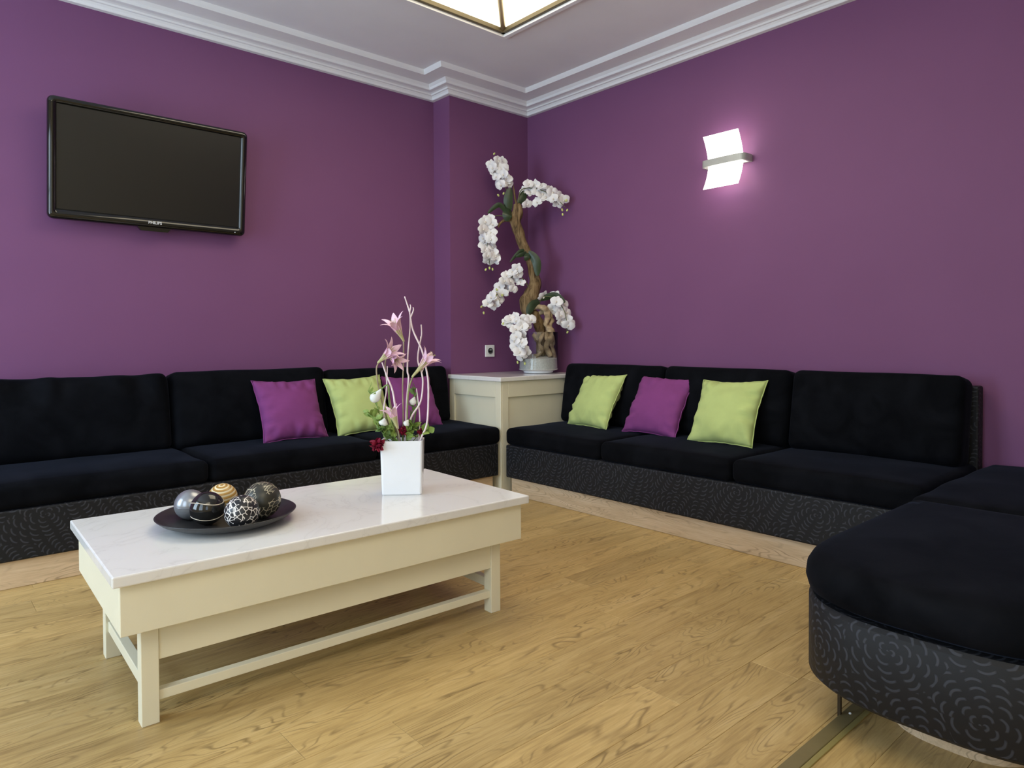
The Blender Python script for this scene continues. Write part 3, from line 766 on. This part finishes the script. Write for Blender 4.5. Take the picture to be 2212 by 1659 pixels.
# ------------------------------------------------------------------ white vase with flowers on the coffee table
VP = Vector((-2.297, -1.772, TZ))
va = R(-38.5)
VM = Matrix.Translation(VP) @ Matrix.Rotation(va, 4, 'Z')   # local -y faces the viewer
def vring(w_, d_, z, r): return [(x, y, z) for x, y in rrect(w_, d_, r, 4)]
VW, VD, VH = 0.150, 0.094, 0.200
bm = loft([vring(VW-0.010, VD-0.010, 0.0005, 0.006), vring(VW-0.004, VD-0.004, 0.004, 0.008), vring(VW+0.006, VD+0.004, VH-0.001, 0.008), vring(VW+0.004, VD+0.002, VH, 0.008),
           vring(VW-0.004, VD-0.006, VH, 0.006), vring(VW-0.006, VD-0.008, VH-0.004, 0.006), vring(VW-0.014, VD-0.016, 0.02, 0.005)])
xf(bm, VM); tag(O('flower_vase', bm, 'white_gloss'), 'tall white rectangular ceramic vase of flowers on the coffee table', 'vase')
M['pink'] = plain('pink_petal', (0.88, 0.60, 0.74), 0.5, 0.3, vary=0.10, scale=40)
M['pink_pale'] = plain('pale_pink_twig', (0.86, 0.72, 0.75), 0.5, 0.3, vary=0.08, scale=30)
M['throat'] = plain('green_throat', (0.52, 0.50, 0.25), 0.5, 0.3, vary=0.15, scale=40)
M['stem'] = plain('brown_green_stem', (0.34, 0.28, 0.19), 0.6, 0.3, vary=0.12, scale=40)
M['stem_green'] = plain('green_stem', (0.30, 0.34, 0.14), 0.6, 0.3, vary=0.12, scale=40)
M['burgundy'] = plain('burgundy_petal', (0.21, 0.008, 0.030), 0.6, 0.2, vary=0.35, scale=60)
M['calla'] = plain('white_spathe', (0.80, 0.82, 0.78), 0.45, 0.3, vary=0.05, scale=30)
M['leaf_light'] = plain('light_green_leaf', (0.25, 0.36, 0.085), 0.5, 0.35, vary=0.3, scale=30)
M['leaf_mid'] = plain('mid_green_leaf', (0.16, 0.26, 0.075), 0.5, 0.35, vary=0.3, scale=30)
rx = Vector((RT.x, RT.y, 0)).normalized(); ry = Vector((FW.x, FW.y, 0)).normalized()
def V(x, z, d=0.0):   # right, up, away from the viewer, from the vase foot
    return VP + rx*x + ry*d + Vector((0, 0, z))
def Z(zx, zy, d=0.0): return V((zx-452)/2008.0, (1541-zy)/2008.0, d)
def petal(bm, c, axis, out, L, Wd, open_, curl, n=6, mi=0, tip=1.0, thick=0.0):
    """petal rooted at c, starting along axis, opening towards out"""
    side = axis.cross(out).normalized(); rows = []
    p = Vector(c); a = 0.0
    for i in range(n+1):
        t = i/n; wv = Wd*math.sin(math.pi*min(1, (t*0.93+0.07)))**0.8*(1-0.25*t*tip)
        if i == n: wv = Wd*0.06
        a = open_*t+curl*t*t
        rows.append([bm.verts.new(p+side*s*wv+(axis*-math.sin(a)*0+out*math.cos(a)*0)+(axis.lerp(out, 0.5))*(-abs(s)*0.0)+ (out*-math.cos(a)+axis*math.sin(a))*abs(s)*wv*-0.25) for s in (-1, -0.5, 0, 0.5, 1)])
        p = p+(axis*math.cos(a)+out*math.sin(a))*(L/n)
    for r0, r1 in zip(rows, rows[1:]):
        for k in range(4):
            f = bm.faces.new((r0[k], r0[k+1], r1[k+1], r1[k])); f.material_index = mi; f.smooth = True
def frame(axis):
    axis = axis.normalized(); u = axis.cross(Vector((0, 0, 1)))
    if u.length < 0.05: u = axis.cross(Vector((1, 0, 0)))
    u.normalize(); return axis, u, axis.cross(u)
def lily(label, root, base, head, size, stem_pts, smat='stem'):
    th = thing('pink_lily', VP+Vector((0, 0, VH-0.03)), label, 'flower', 'pink lilies in the white vase')
    ax, u, v = frame(head-base)
    bm = bmesh.new(); tube(bm, catmull(stem_pts, 5), 0.0028, 7); O('stem', bm, smat, th, True)
    L = (head-base).length
    bm = bmesh.new(); tube(bm, catmull([base-ax*0.004, base+ax*L*0.35, base+ax*L*0.7, head], 4), [0.0035, 0.0065, 0.010, 0.014], 10); O('throat', bm, 'throat', th, True)
    for k in range(6):
        a = 2*math.pi*k/6+0.2; out = u*math.cos(a)+v*math.sin(a)
        bm = bmesh.new(); petal(bm, base+ax*L*0.55+out*0.006, ax, out, size*1.12, size*(0.20 if k % 2 else 0.165), 0.62+0.05*(k % 2), 1.05, 8)
        O('petal', bm, 'pink', th, True)
    bm = bmesh.new()
    for k in range(5):
        a = 2*math.pi*k/5; out = u*math.cos(a)+v*math.sin(a)
        tube(bm, [head-ax*0.01, head+ax*size*0.35+out*0.006, head+ax*size*0.5+out*0.012], 0.0009, 5)
    O('stamens', bm, 'throat', th, True)
lily('pink lily highest in the white vase', None, Z(462, 400, 0.01), Z(425, 315, -0.01), 0.085, [Z(462, 405, 0.01), Z(460, 560, 0.01), Z(455, 760), Z(458, 950), Z(455, 1250)])
lily('pink lily with drooping green throat at the left of the bouquet', None, Z(283, 560, -0.02), Z(350, 505, -0.035), 0.082, [Z(283, 562, -0.02), Z(268, 620, -0.02), Z(282, 760, -0.01), Z(340, 1000), Z(430, 1250)], 'stem')
lily('second pink lily facing right just behind the left one', None, Z(345, 500, 0.0), Z(395, 530, -0.02), 0.068, [Z(345, 500, 0.0), Z(325, 600, 0.0), Z(360, 850, 0.0), Z(440, 1250)], 'stem')
lily('pink lily pointing right on a long green throat', None, Z(535, 665, -0.01), Z(635, 555, -0.01), 0.082, [Z(535, 665, -0.01), Z(505, 760, -0.01), Z(490, 900), Z(480, 1250)], 'stem_green')
lily('low pink lily just above the vase rim', None, Z(425, 1040, -0.04), Z(402, 960, -0.045), 0.068, [Z(425, 1040, -0.04), Z(440, 1120, -0.03), Z(450, 1250)], 'stem')
GT = 'bare twigs in the white vase'
def twig(label, pts, r=0.0032, side=None):
    t_ = thing('bare_twig', VP+Vector((0, 0, VH-0.03)), label, 'twig', GT)
    bm = bmesh.new(); tube(bm, catmull(pts, 6), [r*0.7, r, r*1.05, r*1.1], 7, wob=0.15, wfreq=60); O('shoot', bm, 'pink_pale', t_, True)
    for sp_ in (side or []):
        bm = bmesh.new(); tube(bm, catmull(sp_, 4), [r*0.9, r*0.4], 6); O('spur', bm, 'pink_pale', t_, True)
twig('tallest pale twig crossing the bouquet from upper left to right', [Z(475, 70, 0.0), Z(512, 190), Z(535, 320), Z(600, 470), Z(635, 610, -0.01), Z(650, 720, -0.01), Z(650, 900, -0.02), Z(637, 1030, -0.02), Z(590, 1140, -0.02), Z(540, 1280)], 0.0034, [[Z(520, 225), Z(540, 175), Z(538, 150)], [Z(512, 190), Z(520, 150), Z(516, 130)]])
twig('straight pale twig in the middle of the bouquet', [Z(508, 160, 0.02), Z(508, 300, 0.02), Z(492, 500, 0.015), Z(489, 630, 0.01), Z(497, 680, 0.01), Z(482, 850, 0.01), Z(478, 1000), Z(470, 1280)], 0.0032)
twig('pale twig curving out to the right, forked low down', [Z(595, 280, 0.01), Z(597, 360, 0.01), Z(578, 450, 0.01), Z(568, 550, 0.01), Z(598, 640), Z(607, 720), Z(588, 860), Z(520, 975, -0.01), Z(505, 1100), Z(500, 1280)], 0.0032, [[Z(578, 450, 0.01), Z(590, 400, 0.01), Z(588, 370, 0.01)], [Z(598, 640), Z(615, 600), Z(612, 560)]])
twig('short pale twig hanging under the left lily', [Z(310, 560, -0.02), Z(340, 650, -0.02), Z(385, 760, -0.025), Z(405, 860, -0.03), Z(420, 1000, -0.02), Z(440, 1280)], 0.0034)
twig('pale twig dropping straight at the left of the bouquet', [Z(342, 590, 0.0), Z(338, 760, -0.01), Z(322, 890, -0.02), Z(322, 970, -0.02), Z(360, 1100, -0.01), Z(430, 1280)], 0.0030)
twig('thin pink twig right of the carnation at the rim', [Z(556, 760, 0.01), Z(570, 870, 0.01), Z(582, 980), Z(577, 1100), Z(560, 1280)], 0.0026)
def calla(label, c, tip, size, stem_pts):
    th = thing('white_calla', VP+Vector((0, 0, VH-0.03)), label, 'flower', 'white callas in the vase')
    ax, u, v = frame(tip-c); L = (tip-c).length
    bm = bmesh.new()
    pr = [(0.0, 0.42), (0.12, 0.75), (0.3, 1.0), (0.5, 0.85), (0.72, 0.5), (0.9, 0.25), (1.0, 0.06)]
    pts = [c+ax*L*t for t, _ in pr]; tube(bm, pts, [size*w_ for _, w_ in pr], 12, wob=0.25, wfreq=50); O('spathe', bm, 'calla', th, True)
    bm = bmesh.new(); tube(bm, catmull(stem_pts, 5), 0.0028, 7); O('stem', bm, 'leaf_mid', th, True)
calla('white drooping calla at the far left of the bouquet', Z(238, 850, -0.03), Z(310, 755, -0.03), 0.020, [Z(300, 765, -0.03), Z(360, 732, -0.03), Z(365, 900, -0.02), Z(420, 1250)])
calla('small white calla low on the left beside the low pink lily', Z(318, 1025, -0.045), Z(335, 970, -0.04), 0.017, [Z(330, 985, -0.04), Z(360, 1060, -0.03), Z(420, 1250)])
calla('small white calla in the middle right of the bouquet', Z(520, 885, 0.02), Z(540, 820, 0.02), 0.014, [Z(538, 825, 0.02), Z(560, 800, 0.02), Z(545, 950, 0.02), Z(480, 1250)])
calla('small white calla right of the low pink lily', Z(482, 1030, -0.03), Z(505, 985, -0.03), 0.013, [Z(500, 990, -0.03), Z(500, 1100, -0.02), Z(480, 1250)])
def carnation(label, c, r, seed):
    th = thing('burgundy_carnation', VP+Vector((0, 0, VH-0.02)), label, 'flower', 'burgundy carnations')
    rg = random.Random(seed); bm = bmesh.new()
    for k in range(46):
        d = Vector((rg.gauss(0, 1), rg.gauss(0, 1), rg.gauss(0, 0.8))).normalized()
        ax, u, v = frame(d); a = rg.uniform(0, 6.28); out = u*math.cos(a)+v*math.sin(a)
        petal(bm, c+d*r*0.15, d, out, r*rg.uniform(0.75, 1.0), r*0.34, 0.5, 0.9, 4)
    O('petals', bm, 'burgundy', th, True)
    bm = bmesh.new(); tube(bm, catmull([c, c.lerp(VP+Vector((0, 0, VH+0.01)), 0.6)+Vector((0, 0, 0.012)), VP+Vector((0, 0, VH-0.04))], 5), 0.003, 7); O('stem', bm, 'leaf_mid', th, True)
carnation('large burgundy carnation hanging over the vase rim on the left', Z(292, 1160, -0.055), 0.033, 3)
carnation('small burgundy carnation behind the low pink lily', Z(458, 1070, -0.02), 0.022, 5)
carnation('small dark carnation at the right of the vase rim', Z(588, 1080, 0.0), 0.016, 8)
def sprig(label, tip, root, n, ll, lw, mat, seed):
    rg = random.Random(seed); th = thing('foliage_sprig', VP+Vector((0, 0, VH-0.03)), label, 'foliage', 'green sprigs in the white vase')
    mid = root.lerp(tip, 0.5)+Vector((0, 0, 0.015)); path = catmull([VP+Vector((0, 0, VH-0.05)), root, mid, tip], 6)
    bm = bmesh.new(); tube(bm, path, 0.0016, 6); O('stem', bm, 'leaf_mid', th, True)
    for k in range(n):
        p = path[int((0.35+0.65*k/(n-1))*(len(path)-1))]
        d = (tip-root).normalized()*0.5+Vector((rg.uniform(-1, 1), rg.uniform(-1, 1), rg.uniform(-0.3, 1))).normalized()
        ax, u, v = frame(d); a = rg.uniform(0, 6.28); out = u*math.cos(a)+v*math.sin(a)
        bm = bmesh.new(); petal(bm, p, ax, out, ll*rg.uniform(0.7, 1.2), lw, 0.2, 0.7, 5); O('leaf', bm, mat, th, True)
sprig('light green sprig behind the drooping white calla', Z(205, 770, -0.02), Z(330, 1050, -0.02), 19, 0.034, 0.0078, 'leaf_light', 1)
sprig('green sprig left of the vase under the callas', Z(215, 930, -0.03), Z(330, 1110, -0.03), 24, 0.031, 0.0104, 'leaf_light', 2)
sprig('green sprig at the left of the vase rim', Z(285, 1060, -0.04), Z(370, 1120, -0.03), 24, 0.029, 0.0117, 'leaf_mid', 3)
sprig('green sprig in the centre of the vase rim', Z(375, 1060, -0.04), Z(410, 1140, -0.03), 21, 0.026, 0.0104, 'leaf_light', 4)
sprig('broad leaved green sprig right of the burgundy carnation', Z(545, 1040, -0.02), Z(490, 1130, -0.02), 24, 0.031, 0.0130, 'leaf_light', 5)
sprig('yellowish leaf sprig reaching past the right vase rim', Z(650, 1080, 0.0), Z(560, 1120, 0.0), 13, 0.036, 0.0156, 'leaf_light', 6)
sprig('narrow green sprig standing behind the right twigs', Z(540, 760, 0.03), Z(510, 1050, 0.02), 18, 0.029, 0.0078, 'leaf_mid', 7)

# ------------------------------------------------------------------ orchid tree in a glass cylinder on the cabinet
OP = Vector((-0.225, -0.346, cz))
M['glass'] = None
mt, nt, b = newmat('clear_glass'); setc(b, (0.92, 0.95, 0.95), 0.02, 0.5)
b.inputs['Transmission Weight'].default_value = 1.0; b.inputs['IOR'].default_value = 1.33
M['glass'] = mt
M['sand'] = plain('white_sand', (0.72, 0.71, 0.68), 0.85, 0.1, vary=0.12, scale=120, bmp=0.4)
gv = thing('glass_vase', OP, 'clear glass cylinder vase with white sand base on the corner cabinet', 'vase')
GR = 0.143
bm = bmesh.new()
lathe(bm, [(GR, 0.030), (GR, 0.296), (GR-0.002, 0.298), (GR-0.004, 0.296), (GR-0.004, 0.034)], (0, 0), 56); xf(bm, Matrix.Translation(OP)); O('glass_wall', bm, 'glass', gv, True)
bm = bmesh.new(); lathe(bm, [(0, 0.002), (0.100, 0.002), (0.108, 0.006), (0.108, 0.016), (0.125, 0.022), (0, 0.022)], (0, 0), 48); bmesh.ops.recalc_face_normals(bm, faces=bm.faces); xf(bm, Matrix.Translation(OP)); O('foot', bm, 'white_gloss', gv)
bm = bmesh.new(); lathe(bm, [(0, 0.023), (GR-0.012, 0.023), (GR-0.002, 0.028), (GR-0.002, 0.03), (GR-0.0045, 0.032), (GR-0.0045, 0.103), (GR-0.015, 0.108), (0.06, 0.112), (0, 0.106)], (0, 0), 48); bmesh.ops.recalc_face_normals(bm, faces=bm.faces); xf(bm, Matrix.Translation(OP)); O('sand_fill', bm, 'sand', gv, True)
ot = thing('orchid_tree', OP+Vector((0, 0, 0.11)), 'tall white artificial orchid tree with driftwood trunk in the glass vase', 'plant')
SC_ = 3.072*297.0
def Q(zx, zy, d=0.0): return OP + rx*((zx-685)/SC_) + ry*d + Vector((0, 0, (1545-zy)/SC_))
mt, nt, b = newmat('driftwood'); setc(b, (0.3, 0.2, 0.1), 0.8, 0.15)
tc = nn(nt, 'ShaderNodeTexCoord'); f = noise_tex(nt, mapping(nt, tc.outputs['Object'], (26, 26, 5)), 1.6, 5, 0.65, 0.6)
lnk(nt, ramp(nt, f, [(0.32, (0.045, 0.028, 0.014)), (0.48, (0.19, 0.125, 0.062)), (0.7, (0.33, 0.235, 0.125))]), b.inputs['Base Color']); bump(nt, b, f, 0.7, 0.012)
M['driftwood'] = mt
M['pale_root'] = plain('pale_root', (0.43, 0.32, 0.20), 0.8, 0.15, vary=0.4, scale=25, bmp=0.6)
M['orchid'] = plain('white_orchid_petal', (0.86, 0.85, 0.86), 0.5, 0.25, vary=0.03, scale=40)
M['orchid_lip'] = plain('orchid_lip', (0.80, 0.74, 0.66), 0.5, 0.25)
M['bud'] = plain('yellow_green_bud', (0.60, 0.66, 0.22), 0.5, 0.3, vary=0.15)
M['dark_leaf'] = plain('dark_orchid_leaf', (0.030, 0.052, 0.022), 0.35, 0.45, vary=0.3, scale=10)
M['orchid_stem'] = plain('orchid_stem', (0.13, 0.14, 0.06), 0.5, 0.3)
bm = bmesh.new(); tube(bm, catmull([Q(548, 425), Q(550, 480), Q(535, 545), Q(560, 620), Q(590, 700), Q(632, 780), Q(655, 860, 0.01), Q(668, 940, 0.01), Q(640, 1020), Q(612, 1085), Q(625, 1140), Q(670, 1180, -0.01), Q(700, 1250), Q(705, 1340), Q(700, 1430)], 6), [0.026, 0.038, 0.040, 0.036, 0.034, 0.036, 0.036, 0.040, 0.054, 0.058, 0.046, 0.040, 0.036, 0.034, 0.032], 14, wob=0.35, wfreq=14); O('trunk', bm, 'driftwood', ot, True)
bm = bmesh.new(); tube(bm, catmull([Q(548, 440), Q(535, 380), Q(524, 300)], 5), [0.010, 0.007, 0.003], 8, wob=0.3); O('branch', bm, 'driftwood', ot, True)
bm = bmesh.new(); tube(bm, catmull([Q(520, 525), Q(465, 532), Q(430, 560), Q(425, 580)], 5), [0.018, 0.013, 0.010, 0.005], 8, wob=0.4); O('branch', bm, 'driftwood', ot, True)
rootp = [([(655, 1110, -0.03), (715, 1115, -0.05), (745, 1160, -0.05), (735, 1220, -0.05), (765, 1270, -0.04), (770, 1330, -0.05), (735, 1380, -0.05), (760, 1440, -0.05)], 0.021),
         ([(690, 1150, -0.02), (740, 1140, -0.02), (775, 1190, -0.02), (755, 1260, -0.03), (740, 1330, -0.03), (775, 1390, -0.03), (790, 1445, -0.02)], 0.018),
         ([(700, 1180, 0.0), (720, 1260, 0.01), (700, 1330, 0.02), (730, 1400, 0.02), (715, 1450, 0.02)], 0.018),
         ([(650, 1330, 0.04), (690, 1370, 0.04), (740, 1360, 0.05), (785, 1390, 0.04), (775, 1440, 0.03)], 0.014),
         ([(720, 1300, -0.05), (690, 1360, -0.07), (705, 1410, -0.07), (660, 1440, -0.07)], 0.013),
         ([(760, 1300, -0.02), (795, 1350, -0.02), (770, 1400, -0.01), (740, 1440, 0.0)], 0.013)]
for pts_, r_ in rootp:
    bm = bmesh.new(); tube(bm, catmull([Q(*p) for p in pts_], 8), [r_*0.8, r_*1.15, r_*0.85, r_*1.2, r_*0.8, r_], 12, wob=0.75, wfreq=34); O('root', bm, 'pale_root', ot, True)
# one orchid bloom (axis +z faces outwards), shared by all
def bloom_mesh():
    bm = bmesh.new()
    def pet(a, L, Wd, lift, mi=0):
        d = Vector((math.cos(a), math.sin(a), 0)); s = Vector((-math.sin(a), math.cos(a), 0)); rows = []
        for i in range(6):
            t = i/5; wv = Wd*math.sin(math.pi*(0.12+0.88*t*0.98))**0.75 if i < 5 else Wd*0.22
            rows.append([bm.verts.new(d*(L*t)+s*(k*wv)+Vector((0, 0, lift*math.sin(t*2.4)-0.10*abs(k)*wv-0.25*L*t*t*0.5))) for k in (-1, -0.5, 0, 0.5, 1)])
        for r0, r1 in zip(rows, rows[1:]):
            for k in range(4):
                f = bm.faces.new((r0[k], r0[k+1], r1[k+1], r1[k])); f.smooth = True; f.material_index = mi
    for a in (90, 215, 325): pet(R(a), 0.046, 0.019, 0.004)
    bmesh.ops.translate(bm, verts=bm.verts, vec=(0, 0, -0.003))
    for a in (10, 170): pet(R(a), 0.049, 0.029, 0.010)
    lip = bmesh.ops.create_uvsphere(bm, u_segments=8, v_segments=6, radius=0.008)
    for v in lip['verts']: v.co = Vector((v.co.x*0.8, v.co.y*1.2-0.005, v.co.z*0.8+0.006))
    for f in bm.faces:
        if all(v in set(lip['verts']) for v in f.verts): f.material_index = 1; f.smooth = True
    me_ = bpy.data.meshes.new('bloom'); bm.to_mesh(me_); bm.free(); me_.materials.append(M['orchid']); me_.materials.append(M['orchid_lip']); return me_
BL = bloom_mesh()
bm = bmesh.new(); bmesh.ops.create_uvsphere(bm, u_segments=10, v_segments=8, radius=0.009); bmesh.ops.scale(bm, vec=(0.8, 0.8, 1.25), verts=bm.verts)
BUD = bpy.data.meshes.new('bud'); bm.to_mesh(BUD); bm.free(); BUD.materials.append(M['bud'])
for p in BUD.polygons: p.use_smooth = True
def spray(stem, spots, buds, seed):
    rg = random.Random(seed)
    path = catmull(stem, 8); bm = bmesh.new(); tube(bm, path, [0.004, 0.0035, 0.0022], 7)
    st = O('flower_spray', bm, 'orchid_stem', ot, True)
    for (zx, zy, d) in spots:
        p = Q(zx, zy, d+rg.uniform(-0.015, 0.015))
        dirv = (-ry*rg.uniform(0.6, 1.2)+rx*rg.uniform(-0.8, 0.8)+Vector((0, 0, rg.uniform(-0.45, 0.5)))).normalized()
        q = dirv.to_track_quat('Z', 'Y') @ Quaternion((0, 0, 1), rg.uniform(-0.6, 0.6))
        fo = place('bloom', BL, p, st, rot=q); fo.scale = (rg.uniform(0.82, 1.06),)*3
    for (zx, zy, d) in buds:
        place('bud', BUD, Q(zx, zy, d), st, rot=Quaternion((0, 1, 0), rg.uniform(-0.8, 0.8)))
def along(pts, n, wdt, seed, d=0.0):
    rg = random.Random(seed); P = [Vector((x, y, 0)) for x, y in pts]; path = catmull(P, 8); out = []
    for i in range(n):
        p = path[int((len(path)-1)*(i+0.5)/n)]
        sgn = -1 if i % 2 else 1
        a = path[min(int((len(path)-1)*(i+0.5)/n)+1, len(path)-1)]-path[max(int((len(path)-1)*(i+0.5)/n)-1, 0)]; nv = Vector((-a.y, a.x, 0)).normalized()
        p = p+nv*sgn*wdt*rg.uniform(0.5, 1.0)
        out.append((p.x, p.y, d+rg.uniform(-0.05, 0.03)))
    return out
spray([Q(500, 400), Q(480, 330), Q(430, 220, -0.02), Q(400, 120, -0.03)], along([(470, 300), (430, 220), (405, 150)], 13, 32, 1, -0.02)+[(485, 285, -0.03), (445, 145, 0)], [(400, 100, -0.03), (425, 370, -0.02), (460, 358, -0.02)], 1)
spray([Q(555, 420), Q(580, 330), Q(680, 330, -0.02), Q(790, 380, -0.03), Q(865, 455, -0.03)], along([(605, 315), (690, 335), (770, 375), (850, 425)], 14, 26, 2, -0.02)+[(615, 430, -0.03), (680, 415, -0.01)], [(845, 470, -0.03), (878, 472, -0.03), (848, 500, -0.03), (872, 408, -0.03)], 2)
spray([Q(480, 510), Q(400, 510, -0.02), Q(350, 600, -0.03), Q(355, 720, -0.03), Q(370, 850, -0.03)], along([(385, 535), (345, 590), (355, 680), (370, 760), (385, 805)], 16, 30, 3, -0.03), [(340, 860, -0.03), (365, 850, -0.03), (385, 858, -0.03)], 3)
spray([Q(660, 1040, 0.0), Q(590, 930, -0.04), Q(530, 900, -0.06), Q(430, 1010, -0.06), Q(320, 1120, -0.06)], along([(560, 870), (500, 910), (460, 970), (410, 1040), (360, 1110)], 15, 26, 4, -0.05)+[(570, 945, -0.04), (520, 990, -0.05)], [(312, 1105, -0.06), (326, 1146, -0.06), (412, 995, -0.08), (405, 1028, -0.08), (448, 1032, -0.08)], 4)
spray([Q(670, 1150, -0.03), Q(600, 1180, -0.10), Q(545, 1250, -0.15), Q(555, 1370, -0.16), Q(590, 1470, -0.16)], along([(630, 1215), (560, 1220), (550, 1300), (560, 1370), (590, 1425)], 17, 26, 5, -0.155)+[(500, 1190, -0.12), (530, 1175, -0.10), (480, 1215, -0.12)], [(468, 1190, -0.12), (454, 1216, -0.12), (546, 1468, -0.165), (592, 1476, -0.165)], 5)
spray([Q(690, 1090, -0.02), Q(720, 1040, -0.04), Q(800, 1060, -0.05), Q(860, 1150, -0.06), Q(870, 1270, -0.06)], along([(780, 1095), (840, 1110), (855, 1170), (850, 1240)], 10, 30, 6, -0.05)+[(720, 1040, -0.04), (800, 1040, 0.0), (895, 1225, -0.05)], [(875, 1275, -0.06)], 6)
def oleaf(root, mid, tip, wd):
    path = catmull([root, mid, tip], 7); bm = bmesh.new(); rows = []; n = len(path)
    for i, p in enumerate(path):
        t = i/(n-1); tg = (path[min(i+1, n-1)]-path[max(i-1, 0)]).normalized()
        sd = tg.cross(ry+Vector((0, 0, 0.35))).normalized(); wv = wd*(math.sin(math.pi*(0.08+0.9*t)))**0.6
        nm = sd.cross(tg)
        rows.append([bm.verts.new(p+sd*k*wv+nm*abs(k)*wv*0.22) for k in (-1, -0.5, 0, 0.5, 1)])
    for r0, r1 in zip(rows, rows[1:]):
        for k in range(4): bm.faces.new((r0[k], r0[k+1], r1[k+1], r1[k]))
    O('leaf', bm, 'dark_leaf', ot, True)
oleaf(Q(495, 470), Q(490, 400, -0.02), Q(505, 320, -0.02), 0.034)
oleaf(Q(480, 490), Q(430, 435, -0.03), Q(355, 490, -0.03), 0.018)
oleaf(Q(500, 455), Q(485, 500, -0.06), Q(480, 545, -0.05), 0.036)
oleaf(Q(560, 420), Q(590, 370, 0.01), Q(600, 330, 0.02), 0.028)
oleaf(Q(620, 740, -0.03), Q(565, 745, -0.05), Q(500, 815, -0.05), 0.014)
oleaf(Q(625, 750, -0.03), Q(580, 765, -0.06), Q(540, 780, -0.06), 0.016)
oleaf(Q(620, 745, -0.04), Q(672, 810, -0.06), Q(680, 905, -0.05), 0.032)
oleaf(Q(610, 750, -0.04), Q(610, 780, -0.06), Q(600, 805, -0.05), 0.020)
oleaf(Q(690, 1070, -0.05), Q(640, 1105, -0.08), Q(615, 1160, -0.08), 0.030)
oleaf(Q(700, 1060, -0.03), Q(790, 1035, -0.05), Q(860, 1080, -0.06), 0.026)
